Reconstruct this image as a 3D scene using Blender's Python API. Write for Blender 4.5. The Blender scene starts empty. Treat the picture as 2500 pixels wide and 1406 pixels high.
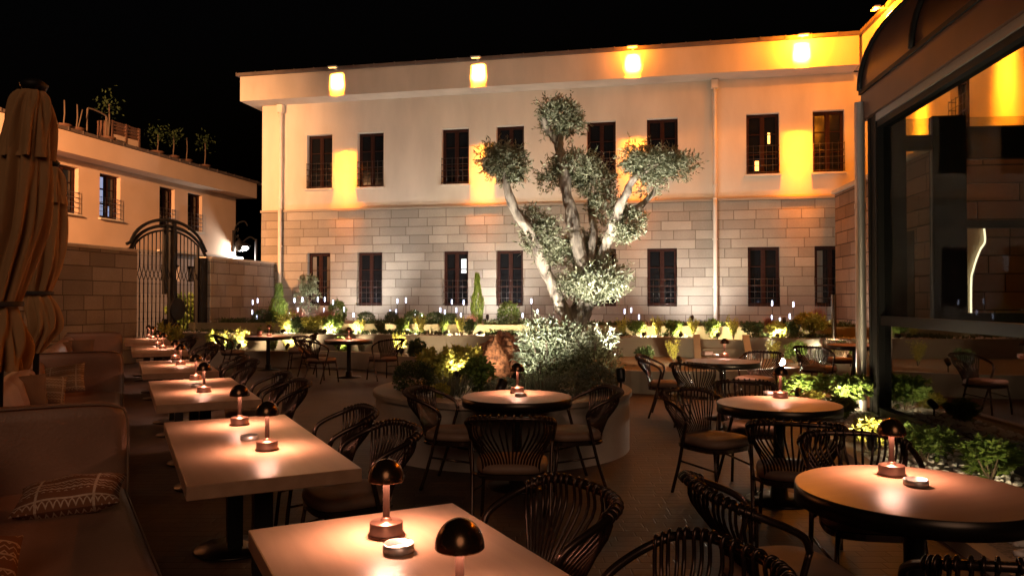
import bpy, math, random
from mathutils import Vector, Matrix
R = math.radians
PI = math.pi
S = bpy.context.scene
COL = S.collection

# ------------------------------------------------------------------ camera, sky, sun, exposure
F = 1850.0; HC = 1.55; PITCH = R(0.9); TH = R(11.9)
cam_d = bpy.data.cameras.new("camera"); cam = bpy.data.objects.new("camera", cam_d); COL.objects.link(cam)
cam_d.sensor_width = 36; cam_d.lens = 36*F/2500; cam_d.clip_end = 400; cam_d.clip_start = 0.05
cam.location = (0, 0, HC); cam.rotation_euler = (R(90)+PITCH, 0, 0)
S.camera = cam
w = bpy.data.worlds.new("World"); S.world = w; w.use_nodes = True
nt = w.node_tree; bg = nt.nodes["Background"]
sky = nt.nodes.new("ShaderNodeTexSky"); sky.sky_type = 'NISHITA'; sky.sun_disc = False
sky.sun_elevation = R(-4.5); sky.sun_rotation = R(200)
nt.links.new(sky.outputs[0], bg.inputs[0]); bg.inputs[1].default_value = 0.12
V_ = lambda x, y, z: Vector((x*-1, y, z)).to_track_quat('-Z', 'Y').to_euler()
sd = bpy.data.lights.new("sun", 'SUN'); sun = bpy.data.objects.new("sun", sd); COL.objects.link(sun)
sd.energy = 0.42; sd.angle = R(30); sd.color = (1, .62, .40); sun.rotation_euler = V_(.12, 1.0, -.55)
S.view_settings.view_transform = 'Standard'; S.view_settings.look = 'None'
S.view_settings.exposure = 0; S.view_settings.gamma = 1
S.cycles.max_bounces = 6; S.cycles.transparent_max_bounces = 12
S.cycles.sample_clamp_indirect = 4; S.cycles.use_light_tree = True
S.cycles.caustics_reflective = False; S.cycles.caustics_refractive = False

# ------------------------------------------------------------------ measuring helpers (photo pixel + a known height or depth -> place)
def ray(px, py):
    k = (px-1250)/F; m = (py-703)/F
    return Vector((k, math.cos(PITCH)+m*math.sin(PITCH), math.sin(PITCH)-m*math.cos(PITCH)))
def W(px, py, z):
    r = ray(px, py); t = (z-HC)/r.z
    return Vector((r.x*t, r.y*t, z))
def P(px, py, d):
    r = ray(px, py); t = d/r.y
    return Vector((r.x*t, d, HC+r.z*t))
CT, ST = math.cos(TH), math.sin(TH)
def uv(x, y): return (x*CT-y*ST, x*ST+y*CT)
def xy(u, v): return (u*CT+v*ST, -u*ST+v*CT)
def FAC(px, py, v):
    r = ray(px, py); a, b = uv(r.x, r.y); t = v/b
    return a*t, HC+r.z*t
def LFT(px, py, u):
    r = ray(px, py); a, b = uv(r.x, r.y); t = u/a
    return b*t, HC+r.z*t

# ------------------------------------------------------------------ mesh helpers
class MB:
    def __init__(s): s.v = []; s.f = []; s.sm = []
    def add(s, vs, fs, smooth=False):
        o = len(s.v); s.v += [tuple(p) for p in vs]
        s.f += [tuple(i+o for i in f) for f in fs]; s.sm += [smooth]*len(fs); return s
    def box(s, x0, x1, y0, y1, z0, z1):
        vs = [(x, y, z) for z in (z0, z1) for y in (y0, y1) for x in (x0, x1)]
        return s.add(vs, [(0,2,3,1), (4,5,7,6), (0,1,5,4), (2,6,7,3), (0,4,6,2), (1,3,7,5)])
    def cbox(s, x0, x1, y0, y1, z0, z1, b=.01):
        # chamfered box
        vs = []; fs = []
        cx, cy, cz = (x0+x1)/2, (y0+y1)/2, (z0+z1)/2; hx, hy, hz = (x1-x0)/2, (y1-y0)/2, (z1-z0)/2
        idx = {}
        for sx in (-1, 1):
            for sy in (-1, 1):
                for sz in (-1, 1):
                    for a in range(3):
                        h = [hx-b, hy-b, hz-b]; h[a] += b
                        idx[(sx, sy, sz, a)] = len(vs); vs.append((cx+sx*h[0], cy+sy*h[1], cz+sz*h[2]))
        q = [(-1,-1), (1,-1), (1,1), (-1,1)]
        for a in range(3):
            for sg in (-1, 1):
                f = []
                for (p, r) in q:
                    k = [0,0,0]; k[a] = sg; k[(a+1)%3] = p; k[(a+2)%3] = r
                    f.append(idx[(*k, a)])
                fs.append(tuple(f if sg > 0 else f[::-1]))
        for a in range(3):
            b1, c1 = (a+1)%3, (a+2)%3
            for p in (-1, 1):
                for r in (-1, 1):
                    k0 = [0,0,0]; k1 = [0,0,0]; k0[a] = -1; k1[a] = 1
                    for k in (k0, k1): k[b1] = p; k[c1] = r
                    fs.append((idx[(*k0, b1)], idx[(*k1, b1)], idx[(*k1, c1)], idx[(*k0, c1)]))
        for sx in (-1, 1):
            for sy in (-1, 1):
                for sz in (-1, 1): fs.append(tuple(idx[(sx, sy, sz, a)] for a in range(3)))
        return s.add(vs, fs)
    def tube(s, path, r, n=8, cap=True):
        path = [Vector(p) for p in path]; m = len(path)
        rs = r if isinstance(r, (list, tuple)) else [r]*m
        t0 = (path[1]-path[0]).normalized()
        nr = t0.orthogonal().normalized(); vs = []
        for i, p in enumerate(path):
            t = (path[min(i+1, m-1)]-path[max(i-1, 0)]).normalized()
            nr = (nr-t*nr.dot(t))
            nr = nr.normalized() if nr.length > 1e-6 else t.orthogonal().normalized()
            b = t.cross(nr)
            for k in range(n):
                a = 2*PI*k/n; vs.append(p+(nr*math.cos(a)+b*math.sin(a))*rs[i])
        fs = [(i*n+k, i*n+(k+1)%n, (i+1)*n+(k+1)%n, (i+1)*n+k) for i in range(m-1) for k in range(n)]
        if cap: fs += [tuple(range(n-1, -1, -1)), tuple((m-1)*n+k for k in range(n))]
        return s.add(vs, fs, True)
    def lathe(s, prof, n=24, c=(0,0,0), smooth=True, fn=None):
        vs = []; m = len(prof)
        for i, (r, z) in enumerate(prof):
            for k in range(n):
                a = 2*PI*k/n; rr = r if fn is None else r*fn(a, i/(m-1))
                vs.append((c[0]+rr*math.cos(a), c[1]+rr*math.sin(a), c[2]+z))
        fs = [(i*n+k, i*n+(k+1)%n, (i+1)*n+(k+1)%n, (i+1)*n+k) for i in range(m-1) for k in range(n)]
        return s.add(vs, fs, smooth)
    def cyl(s, c, r, z0, z1, n=24):
        s.lathe([(r, z0), (r, z1)], n, c)
        for z, rev in ((z0, True), (z1, False)):
            vs = [(c[0]+r*math.cos(2*PI*k/n), c[1]+r*math.sin(2*PI*k/n), c[2]+z) for k in range(n)]
            s.add(vs, [tuple(range(n))[::-1] if rev else tuple(range(n))])
        return s
    def prism(s, pts, z0, z1):
        n = len(pts); vs = [(p[0], p[1], z0) for p in pts]+[(p[0], p[1], z1) for p in pts]
        return s.add(vs, [tuple(range(n))[::-1], tuple(range(n, 2*n))]+[(k, (k+1)%n, n+(k+1)%n, n+k) for k in range(n)])
    def grid(s, nu, nv, fn, smooth=True, closeu=False):
        vs = [fn(i/(nu if closeu else nu-1), j/(nv-1)) for j in range(nv) for i in range(nu)]
        fs = []
        for j in range(nv-1):
            for i in range(nu if closeu else nu-1):
                i2 = (i+1) % nu; fs.append((j*nu+i, j*nu+i2, (j+1)*nu+i2, (j+1)*nu+i))
        return s.add(vs, fs, smooth)
    def mesh(s, name):
        me = bpy.data.meshes.new(name); me.from_pydata(s.v, [], s.f)
        me.polygons.foreach_set("use_smooth", s.sm); me.update(); return me
    def build(s, name, mat, parent=None, loc=None, rotz=0):
        me = s.mesh(name); me.materials.append(mat)
        return link(name, me, parent, loc, rotz)
def link(name, me, parent=None, loc=None, rotz=0):
    o = bpy.data.objects.new(name, me); COL.objects.link(o)
    if parent: o.parent = parent
    if loc is not None: o.location = loc
    if rotz: o.rotation_euler.z = rotz
    return o
def tag(o, label, cat, group=None):
    o["label"] = label; o["category"] = cat
    if group: o["group"] = group
    return o
def thing(name, label, cat, loc=(0,0,0), rotz=0, group=None):
    o = bpy.data.objects.new(name, None); COL.objects.link(o); o.empty_display_size = .1
    o.location = loc; o.rotation_euler = (0, 0, rotz)
    return tag(o, label, cat, group)
def struct(o, kind="structure"): o["kind"] = kind; return o
def copy_tree(o, parent=None):
    c = o.copy(); COL.objects.link(c)
    if parent: c.parent = parent
    for ch in list(o.children): copy_tree(ch, c)
    return c
def put(o, loc, rotz, label, group=None, scale=None):
    o.location = loc; o.rotation_euler.z = rotz; o["label"] = label
    if group: o["group"] = group
    if scale: o.scale = (scale,)*3 if not isinstance(scale, tuple) else scale
    return o
def spline(pts, n=6):
    pts = [Vector(p) for p in pts]; out = []
    for i in range(len(pts)-1):
        p0 = pts[max(i-1, 0)]; p1 = pts[i]; p2 = pts[i+1]; p3 = pts[min(i+2, len(pts)-1)]
        for k in range(n):
            t = k/n
            out.append(.5*((2*p1)+(p2-p0)*t+(2*p0-5*p1+4*p2-p3)*t*t+(3*p1-p0-3*p2+p3)*t**3))
    out.append(pts[-1]); return out

# ------------------------------------------------------------------ materials
def mat(name, col, rough=.6, metal=0., bump=0., bscale=30., var=0., vscale=4., spec=.5, stretch=None, dark=None):
    m = bpy.data.materials.new(name); m.use_nodes = True; t = m.node_tree; N = t.nodes; L = t.links
    b = N["Principled BSDF"]; b.inputs["Base Color"].default_value = (*col, 1)
    b.inputs["Roughness"].default_value = rough; b.inputs["Metallic"].default_value = metal
    b.inputs["Specular IOR Level"].default_value = spec
    if bump or var:
        tc = N.new("ShaderNodeTexCoord"); mp = N.new("ShaderNodeMapping"); L.new(tc.outputs["Object"], mp.inputs[0])
        if stretch: mp.inputs["Scale"].default_value = stretch
    if var:
        n = N.new("ShaderNodeTexNoise"); n.inputs["Scale"].default_value = vscale; n.inputs["Detail"].default_value = 6
        L.new(mp.outputs[0], n.inputs["Vector"])
        r = N.new("ShaderNodeValToRGB"); L.new(n.outputs[0], r.inputs[0])
        r.color_ramp.elements[0].position = .3; r.color_ramp.elements[1].position = .7
        d = dark if dark else tuple(c*(1-var) for c in col)
        r.color_ramp.elements[0].color = (*d, 1); r.color_ramp.elements[1].color = (*[min(1, c*(1+var*.6)) for c in col], 1)
        L.new(r.outputs[0], b.inputs["Base Color"])
    if bump:
        n2 = N.new("ShaderNodeTexNoise"); n2.inputs["Scale"].default_value = bscale; n2.inputs["Detail"].default_value = 5
        L.new(mp.outputs[0], n2.inputs["Vector"])
        bp = N.new("ShaderNodeBump"); bp.inputs["Strength"].default_value = bump; bp.inputs["Distance"].default_value = .02
        L.new(n2.outputs[0], bp.inputs["Height"]); L.new(bp.outputs[0], b.inputs["Normal"])
    return m
def emit(name, col, s):
    m = bpy.data.materials.new(name); m.use_nodes = True; b = m.node_tree.nodes["Principled BSDF"]
    b.inputs["Base Color"].default_value = (*[min(1, c) for c in col], 1)
    b.inputs["Emission Color"].default_value = (*col, 1); b.inputs["Emission Strength"].default_value = s
    return m
def leafmat(name, a, b_, rough=.45, trans=.3):
    m = bpy.data.materials.new(name); m.use_nodes = True; t = m.node_tree; N = t.nodes; L = t.links
    p = N["Principled BSDF"]; p.inputs["Roughness"].default_value = rough; p.inputs["Specular IOR Level"].default_value = .35
    g = N.new("ShaderNodeNewGeometry"); r = N.new("ShaderNodeValToRGB")
    r.color_ramp.elements[0].color = (*a, 1); r.color_ramp.elements[1].color = (*b_, 1)
    L.new(g.outputs["Random Per Island"], r.inputs[0]); L.new(r.outputs[0], p.inputs["Base Color"])
    tr = N.new("ShaderNodeBsdfTranslucent"); L.new(r.outputs[0], tr.inputs[0])
    mx = N.new("ShaderNodeMixShader"); mx.inputs[0].default_value = trans
    L.new(p.outputs[0], mx.inputs[1]); L.new(tr.outputs[0], mx.inputs[2])
    L.new(mx.outputs[0], N["Material Output"].inputs[0]); return m
def stone(name, c1, c2, mortar, h=.278, wd=.8, gap=.006, bump=.5, rough=.8, axis='XZ'):
    m = bpy.data.materials.new(name); m.use_nodes = True; t = m.node_tree; N = t.nodes; L = t.links
    b = N["Principled BSDF"]; b.inputs["Roughness"].default_value = rough; b.inputs["Specular IOR Level"].default_value = .25
    def mth(op, a, c=None, d=None):
        n = N.new("ShaderNodeMath"); n.operation = op
        for i, v in enumerate((a, c, d)):
            if v is None: continue
            if isinstance(v, (int, float)): n.inputs[i].default_value = v
            else: L.new(v, n.inputs[i])
        return n.outputs[0]
    tc = N.new("ShaderNodeTexCoord"); sp = N.new("ShaderNodeSeparateXYZ"); L.new(tc.outputs["Object"], sp.inputs[0])
    if axis == 'XZ': U = mth('ADD', sp.outputs[0], sp.outputs[1]); V = sp.outputs[2]
    else: U = sp.outputs[0]; V = sp.outputs[1]
    zr = mth('DIVIDE', V, h); row = mth('FLOOR', zr); fz = mth('FRACT', zr)
    def wn(src, add):
        n = N.new("ShaderNodeTexWhiteNoise"); n.noise_dimensions = '1D'; L.new(mth('ADD', src, add), n.inputs["W"]); return n.outputs["Value"]
    ww = mth('MULTIPLY_ADD', wn(row, 37.3), wd*.55, wd*.75)
    xs = mth('MULTIPLY_ADD', wn(row, 3.1), 13.0, mth('DIVIDE', U, ww)); col = mth('FLOOR', xs); fx = mth('FRACT', xs)
    # a random shift of every second joint keeps block lengths uneven
    rnd = wn(mth('MULTIPLY_ADD', row, 17.17, mth('MULTIPLY', col, 3.73)), .5)
    dx = mth('MULTIPLY', mth('MINIMUM', fx, mth('SUBTRACT', 1.0, fx)), ww)
    dz = mth('MULTIPLY', mth('MINIMUM', fz, mth('SUBTRACT', 1.0, fz)), h)
    dd = mth('MINIMUM', dx, dz)
    mr = N.new("ShaderNodeMapRange"); L.new(dd, mr.inputs[0]); mr.inputs[1].default_value = gap*.5; mr.inputs[2].default_value = gap*1.6
    nz = N.new("ShaderNodeTexNoise"); nz.inputs["Scale"].default_value = 1.3; nz.inputs["Detail"].default_value = 8; L.new(tc.outputs["Object"], nz.inputs["Vector"])
    nf = N.new("ShaderNodeTexNoise"); nf.inputs["Scale"].default_value = 22; nf.inputs["Detail"].default_value = 6; L.new(tc.outputs["Object"], nf.inputs["Vector"])
    fac = mth('MULTIPLY_ADD', nz.outputs[0], .9, mth('MULTIPLY_ADD', rnd, .55, mth('MULTIPLY_ADD', nf.outputs[0], .5, -.72)))
    mx = N.new("ShaderNodeMixRGB"); L.new(fac, mx.inputs[0]); mx.inputs[1].default_value = (*c1, 1); mx.inputs[2].default_value = (*c2, 1); mx.use_clamp = True
    mm = N.new("ShaderNodeMixRGB"); L.new(mr.outputs[0], mm.inputs[0]); mm.inputs[1].default_value = (*mortar, 1); L.new(mx.outputs[0], mm.inputs[2])
    L.new(mm.outputs[0], b.inputs["Base Color"])
    hgt = mth('MULTIPLY_ADD', nf.outputs[0], .25, mth('MULTIPLY_ADD', rnd, .15, mr.outputs[0]))
    bp = N.new("ShaderNodeBump"); bp.inputs["Strength"].default_value = bump; bp.inputs["Distance"].default_value = .012
    L.new(hgt, bp.inputs["Height"]); L.new(bp.outputs[0], b.inputs["Normal"]); return m
def glassmat(name, tint=(.9, .93, .92), refl=1.0, base=.04):
    m = bpy.data.materials.new(name); m.use_nodes = True; t = m.node_tree; N = t.nodes; L = t.links
    N.remove(N["Principled BSDF"])
    tr = N.new("ShaderNodeBsdfTransparent"); tr.inputs[0].default_value = (*tint, 1)
    gl = N.new("ShaderNodeBsdfGlossy"); gl.inputs["Roughness"].default_value = .015
    fr = N.new("ShaderNodeFresnel"); fr.inputs[0].default_value = 1.5
    ml = N.new("ShaderNodeMath"); ml.operation = 'MULTIPLY_ADD'; ml.use_clamp = True; ml.inputs[1].default_value = refl; ml.inputs[2].default_value = base; L.new(fr.outputs[0], ml.inputs[0])
    mx = N.new("ShaderNodeMixShader"); L.new(ml.outputs[0], mx.inputs[0]); L.new(tr.outputs[0], mx.inputs[1]); L.new(gl.outputs[0], mx.inputs[2])
    L.new(mx.outputs[0], N["Material Output"].inputs[0]); return m
def cushionmat(name, base, line):
    m = bpy.data.materials.new(name); m.use_nodes = True; t = m.node_tree; N = t.nodes; L = t.links
    b = N["Principled BSDF"]; b.inputs["Roughness"].default_value = .9; b.inputs["Specular IOR Level"].default_value = .1
    def mth(op, a, c=None, d=None):
        n = N.new("ShaderNodeMath"); n.operation = op
        for i, v in enumerate((a, c, d)):
            if v is None: continue
            if isinstance(v, (int, float)): n.inputs[i].default_value = v
            else: L.new(v, n.inputs[i])
        return n.outputs[0]
    tc = N.new("ShaderNodeTexCoord"); sp = N.new("ShaderNodeSeparateXYZ"); L.new(tc.outputs["Object"], sp.inputs[0])
    x, y = sp.outputs[0], sp.outputs[1]
    tri = mth('PINGPONG', mth('MULTIPLY', x, 30.0), .5)
    zz = mth('FRACT', mth('ADD', mth('MULTIPLY', y, 36.0), mth('MULTIPLY', tri, 1.2)))
    band = mth('FRACT', mth('MULTIPLY', y, 7.5))
    l1 = mth('LESS_THAN', zz, .26); l2 = mth('MULTIPLY', l1, mth('GREATER_THAN', band, .35))
    st = mth('LESS_THAN', mth('FRACT', mth('MULTIPLY', y, 15.0)), .12)
    vs = mth('LESS_THAN', mth('ABSOLUTE', mth('SUBTRACT', mth('ABSOLUTE', x), .13)), .006)
    f = mth('MAXIMUM', mth('MAXIMUM', l2, st), vs)
    nz = N.new("ShaderNodeTexNoise"); nz.inputs["Scale"].default_value = 90; L.new(tc.outputs["Object"], nz.inputs["Vector"])
    f = mth('MULTIPLY', f, mth('MULTIPLY_ADD', nz.outputs[0], .8, .35))
    mx = N.new("ShaderNodeMixRGB"); mx.use_clamp = True; L.new(f, mx.inputs[0]); mx.inputs[1].default_value = (*base, 1); mx.inputs[2].default_value = (*line, 1)
    L.new(mx.outputs[0], b.inputs["Base Color"])
    bp = N.new("ShaderNodeBump"); bp.inputs["Strength"].default_value = .4; bp.inputs["Distance"].default_value = .004
    L.new(nz.outputs[0], bp.inputs["Height"]); L.new(bp.outputs[0], b.inputs["Normal"]); return m
def woodmat(name, a, b_, rough=.32):
    m = bpy.data.materials.new(name); m.use_nodes = True; t = m.node_tree; N = t.nodes; L = t.links
    b = N["Principled BSDF"]; b.inputs["Specular IOR Level"].default_value = .5
    tc = N.new("ShaderNodeTexCoord"); mp = N.new("ShaderNodeMapping"); mp.inputs["Scale"].default_value = (1, 7, 7); L.new(tc.outputs["Object"], mp.inputs[0])
    n = N.new("ShaderNodeTexNoise"); n.inputs["Scale"].default_value = 2.2; n.inputs["Detail"].default_value = 4; n.inputs["Distortion"].default_value = .3; L.new(mp.outputs[0], n.inputs["Vector"])
    mp2 = N.new("ShaderNodeMapping"); mp2.inputs["Scale"].default_value = (4, 140, 140); L.new(tc.outputs["Object"], mp2.inputs[0])
    n2 = N.new("ShaderNodeTexNoise"); n2.inputs["Scale"].default_value = 2; n2.inputs["Detail"].default_value = 5; L.new(mp2.outputs[0], n2.inputs["Vector"])
    ad = N.new("ShaderNodeMath"); ad.operation = 'MULTIPLY_ADD'; ad.inputs[1].default_value = .07; L.new(n2.outputs[0], ad.inputs[0]); L.new(n.outputs[0], ad.inputs[2])
    r = N.new("ShaderNodeValToRGB"); L.new(ad.outputs[0], r.inputs[0])
    r.color_ramp.elements[0].position = .25; r.color_ramp.elements[1].position = 1.1
    r.color_ramp.elements[0].color = (*a, 1); r.color_ramp.elements[1].color = (*b_, 1)
    L.new(r.outputs[0], b.inputs["Base Color"])
    rr = N.new("ShaderNodeMapRange"); rr.inputs[3].default_value = rough-.01; rr.inputs[4].default_value = rough+.02; L.new(n2.outputs[0], rr.inputs[0]); L.new(rr.outputs[0], b.inputs["Roughness"])
    bp = N.new("ShaderNodeBump"); bp.inputs["Strength"].default_value = .04; bp.inputs["Distance"].default_value = .002
    L.new(n2.outputs[0], bp.inputs["Height"]); L.new(bp.outputs[0], b.inputs["Normal"]); return m

m_plaster = mat("plaster", (.60, .53, .44), .85, bump=.2, bscale=40, var=.17, vscale=1.1, spec=.2, stretch=(1, 1, .3))
m_plaster_left = mat("peach_plaster", (.62, .45, .33), .85, bump=.15, bscale=60, var=.12, vscale=.6, spec=.2)
m_fascia_shade = mat("shaded_plaster", (.50, .43, .355), .85, bump=.15, bscale=40, var=.16, vscale=1.2, spec=.2, stretch=(1, 1, .4))  # wall plaster darkened, standing in for light only grazing the fascia
m_stone = stone("facade_stone", (.225, .195, .16), (.41, .36, .295), (.11, .087, .068), gap=.0075, bump=.7)
m_stone_porch = stone("porch_stone", (.19, .12, .08), (.40, .265, .185), (.04, .026, .018), h=.34, wd=1.0, gap=.011, bump=.7)
m_stone_wall = stone("boundary_stone", (.20, .175, .15), (.45, .40, .35), (.09, .072, .058), h=.33, wd=.75, gap=.009, bump=.9)
m_stone_lilac = stone("alley_stone", (.32, .28, .27), (.46, .42, .41), (.15, .12, .11), h=.36, wd=.7)
m_roof = mat("roof_edge", (.10, .07, .055), .7, var=.3, vscale=3)
m_pipe = mat("pipe_paint", (.62, .56, .48), .5, var=.1, vscale=2)
m_wood = mat("window_wood", (.030, .0085, .005), .7, spec=.15, var=.3, vscale=12)
m_pane = mat("dark_pane", (.008, .008, .009), .07, spec=.6)
m_iron = mat("black_iron", (.009, .008, .008), .55, spec=.25)
m_grille = mat("grille_iron", (.05, .042, .038), .35, metal=.7)
m_sill = mat("sill_stone", (.55, .49, .41), .8, bump=.1, var=.1)
m_floor = stone("paving", (.048, .032, .024), (.085, .056, .041), (.032, .022, .017), h=.10, wd=.2, gap=.004, bump=.35, rough=.55, axis='XY')
m_conc = mat("planter_render", (.34, .29, .235), .75, bump=.12, bscale=40, var=.16, vscale=2.2)
m_cap = mat("planter_rim", (.27, .22, .165), .6, bump=.08, bscale=60, var=.12, vscale=3)
m_bedwall = mat("bed_wall", (.17, .125, .085), .6, bump=.08, bscale=40, var=.12, vscale=2)
m_polish = mat("polished_stone", (.20, .16, .12), .18, var=.12, vscale=3)
m_soil = mat("bed_gravel", (.30, .25, .19), .95, bump=1.0, bscale=55, var=.5, vscale=40)
m_pebble = mat("white_pebble", (.72, .68, .62), .6, var=.15, vscale=15)
m_oak = woodmat("oak_laminate", (.34, .19, .112), (.51, .305, .195), .28)
m_oak_round = woodmat("walnut_laminate", (.32, .17, .105), (.45, .255, .165), .3)
m_band = mat("bronze_band", (.045, .036, .03), .3, metal=.85, var=.2, vscale=6)
m_black = mat("black_steel", (.014, .012, .011), .38, metal=.5)
m_chair = mat("dark_bronze_tube", (.075, .045, .033), .27, metal=.8)
m_seat = mat("brown_upholstery", (.20, .115, .075), .6, bump=.15, bscale=160, var=.12, vscale=9)
m_sofa = mat("tan_leather", (.29, .15, .092), .5, bump=.15, bscale=50, var=.18, vscale=3)
m_pipe2 = mat("sofa_piping", (.20, .115, .07), .5)
m_lampmetal = mat("lamp_bronze", (.22, .105, .07), .34, metal=.8, var=.15, vscale=20)
m_stem = mat("lamp_stem_bronze", (.10, .052, .036), .4, metal=.8)
m_dome = mat("lamp_dome_bronze", (.15, .08, .043), .22, metal=.9)
m_led = emit("lamp_led", (1.0, .52, .37), 600)
m_steel = mat("brushed_steel", (.62, .57, .53), .42, metal=.8, var=.15, vscale=60, stretch=(1, 1, .05))
m_chrome = mat("polished_steel", (.6, .58, .55), .12, metal=1.0)
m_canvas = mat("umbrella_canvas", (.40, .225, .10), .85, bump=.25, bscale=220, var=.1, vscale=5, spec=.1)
m_strap = mat("strap", (.03, .022, .018), .7)
m_bark = mat("olive_bark", (.38, .31, .225), .9, bump=1.0, bscale=30, var=.5, vscale=14, stretch=(1, 1, .3), dark=(.07, .05, .035))
m_twig = mat("shrub_stem", (.12, .08, .05), .85)
m_rock = mat("red_rock", (.33, .14, .075), .9, bump=1.0, bscale=24, var=.6, vscale=22, dark=(.08, .03, .018))
m_olive = leafmat("olive_leaf", (.075, .085, .035), (.40, .40, .25))
m_silver = leafmat("silver_leaf", (.09, .11, .05), (.32, .34, .21))
m_green = leafmat("green_leaf", (.06, .11, .02), (.18, .24, .05))
m_yellow = leafmat("golden_leaf", (.22, .22, .035), (.50, .45, .10))
m_dark = leafmat("dark_leaf", (.03, .055, .02), (.085, .115, .04))
m_thuja = leafmat("thuja_leaf", (.09, .14, .015), (.21, .27, .035))
m_red = leafmat("red_twig", (.30, .10, .08), (.5, .28, .22))
m_lav = leafmat("lavender_leaf", (.10, .12, .075), (.24, .26, .2))
m_glass = glassmat("clear_glass", (.82, .86, .84), 1.7, .08)
m_tint = glassmat("bronze_glass", (.30, .20, .14), 1.0, .06)
m_frame = mat("anthracite_frame", (.010, .0095, .009), .55, spec=.25)
m_brownpanel = mat("brown_panel", (.14, .07, .046), .4, metal=.3, var=.15, vscale=2)
m_alu = mat("grey_aluminium", (.34, .32, .31), .4, metal=.2)
m_amber = emit("amber_lens", (1.0, .50, .12), 4)
m_white = emit("white_lens", (1.0, .97, .9), 25)
m_stake = emit("stake_led", (.66, .72, 1.0), 4)
m_uplens = emit("uplight_lens", (1.0, .86, .55), 60)
m_bluelit = emit("blue_lit_pane", (.42, .58, .95), .55)
m_cool = emit("cool_strip", (1.0, .95, .85), 6)
m_warmstrip = emit("warm_strip", (1.0, .80, .5), 4.5)
m_candle = emit("window_lantern", (1.0, .5, .12), 3.0)
m_terra = mat("terracotta", (.12, .055, .032), .8, var=.2)
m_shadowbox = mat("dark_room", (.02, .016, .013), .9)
m_curtain = mat("curtain_cloth", (.15, .13, .11), .9)
m_cream = mat("cream_plaster", (.55, .47, .36), .8)
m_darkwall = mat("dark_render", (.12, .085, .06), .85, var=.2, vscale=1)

def light(name, kind, loc, e, col, parent=None, target=None, size=.05, angle=60, blend=.5, scale=None):
    d = bpy.data.lights.new(name, kind); d.energy = e; d.color = col
    if kind in ('POINT', 'SPOT'): d.shadow_soft_size = size
    if kind == 'SPOT': d.spot_size = R(angle); d.spot_blend = blend
    o = bpy.data.objects.new(name, d); COL.objects.link(o); o.location = loc
    if target is not None:
        q = (Vector(target)-Vector(loc)).to_track_quat('-Z', 'Y'); o.rotation_euler = q.to_euler()
    if scale: o.scale = scale
    if parent: o.parent = parent
    return o

# ------------------------------------------------------------------ ground
g = MB()
g.add([(-60, -8, 0), (60, -8, 0), (60, 90, 0), (-60, 90, 0)], [(0, 1, 2, 3)])
struct(g.build("ground", m_floor))

# ------------------------------------------------------------------ buildings
def wall_holes(x0, x1, z0, z1, holes, depth, y=0.):
    b = MB()
    xs = sorted({x0, x1, *[h[0] for h in holes], *[h[1] for h in holes]}); zs = sorted({z0, z1, *[h[2] for h in holes], *[h[3] for h in holes]})
    xs = [x for x in xs if x0 <= x <= x1]; zs = [z for z in zs if z0 <= z <= z1]
    for i in range(len(xs)-1):
        for j in range(len(zs)-1):
            cx, cz = (xs[i]+xs[i+1])/2, (zs[j]+zs[j+1])/2
            if any(h[0] < cx < h[1] and h[2] < cz < h[3] for h in holes): continue
            b.add([(xs[i], y, zs[j]), (xs[i+1], y, zs[j]), (xs[i+1], y, zs[j+1]), (xs[i], y, zs[j+1])], [(0, 1, 2, 3)])
    for h in holes:
        a, c, d, e = h; yy = y+depth
        b.add([(a, y, d), (a, yy, d), (a, yy, e), (a, y, e)], [(0, 1, 2, 3)])
        b.add([(c, y, d), (c, yy, d), (c, yy, e), (c, y, e)], [(3, 2, 1, 0)])
        b.add([(a, y, e), (c, y, e), (c, yy, e), (a, yy, e)], [(3, 2, 1, 0)])
        b.add([(a, y, d), (c, y, d), (c, yy, d), (a, yy, d)], [(0, 1, 2, 3)])
    return b
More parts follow.
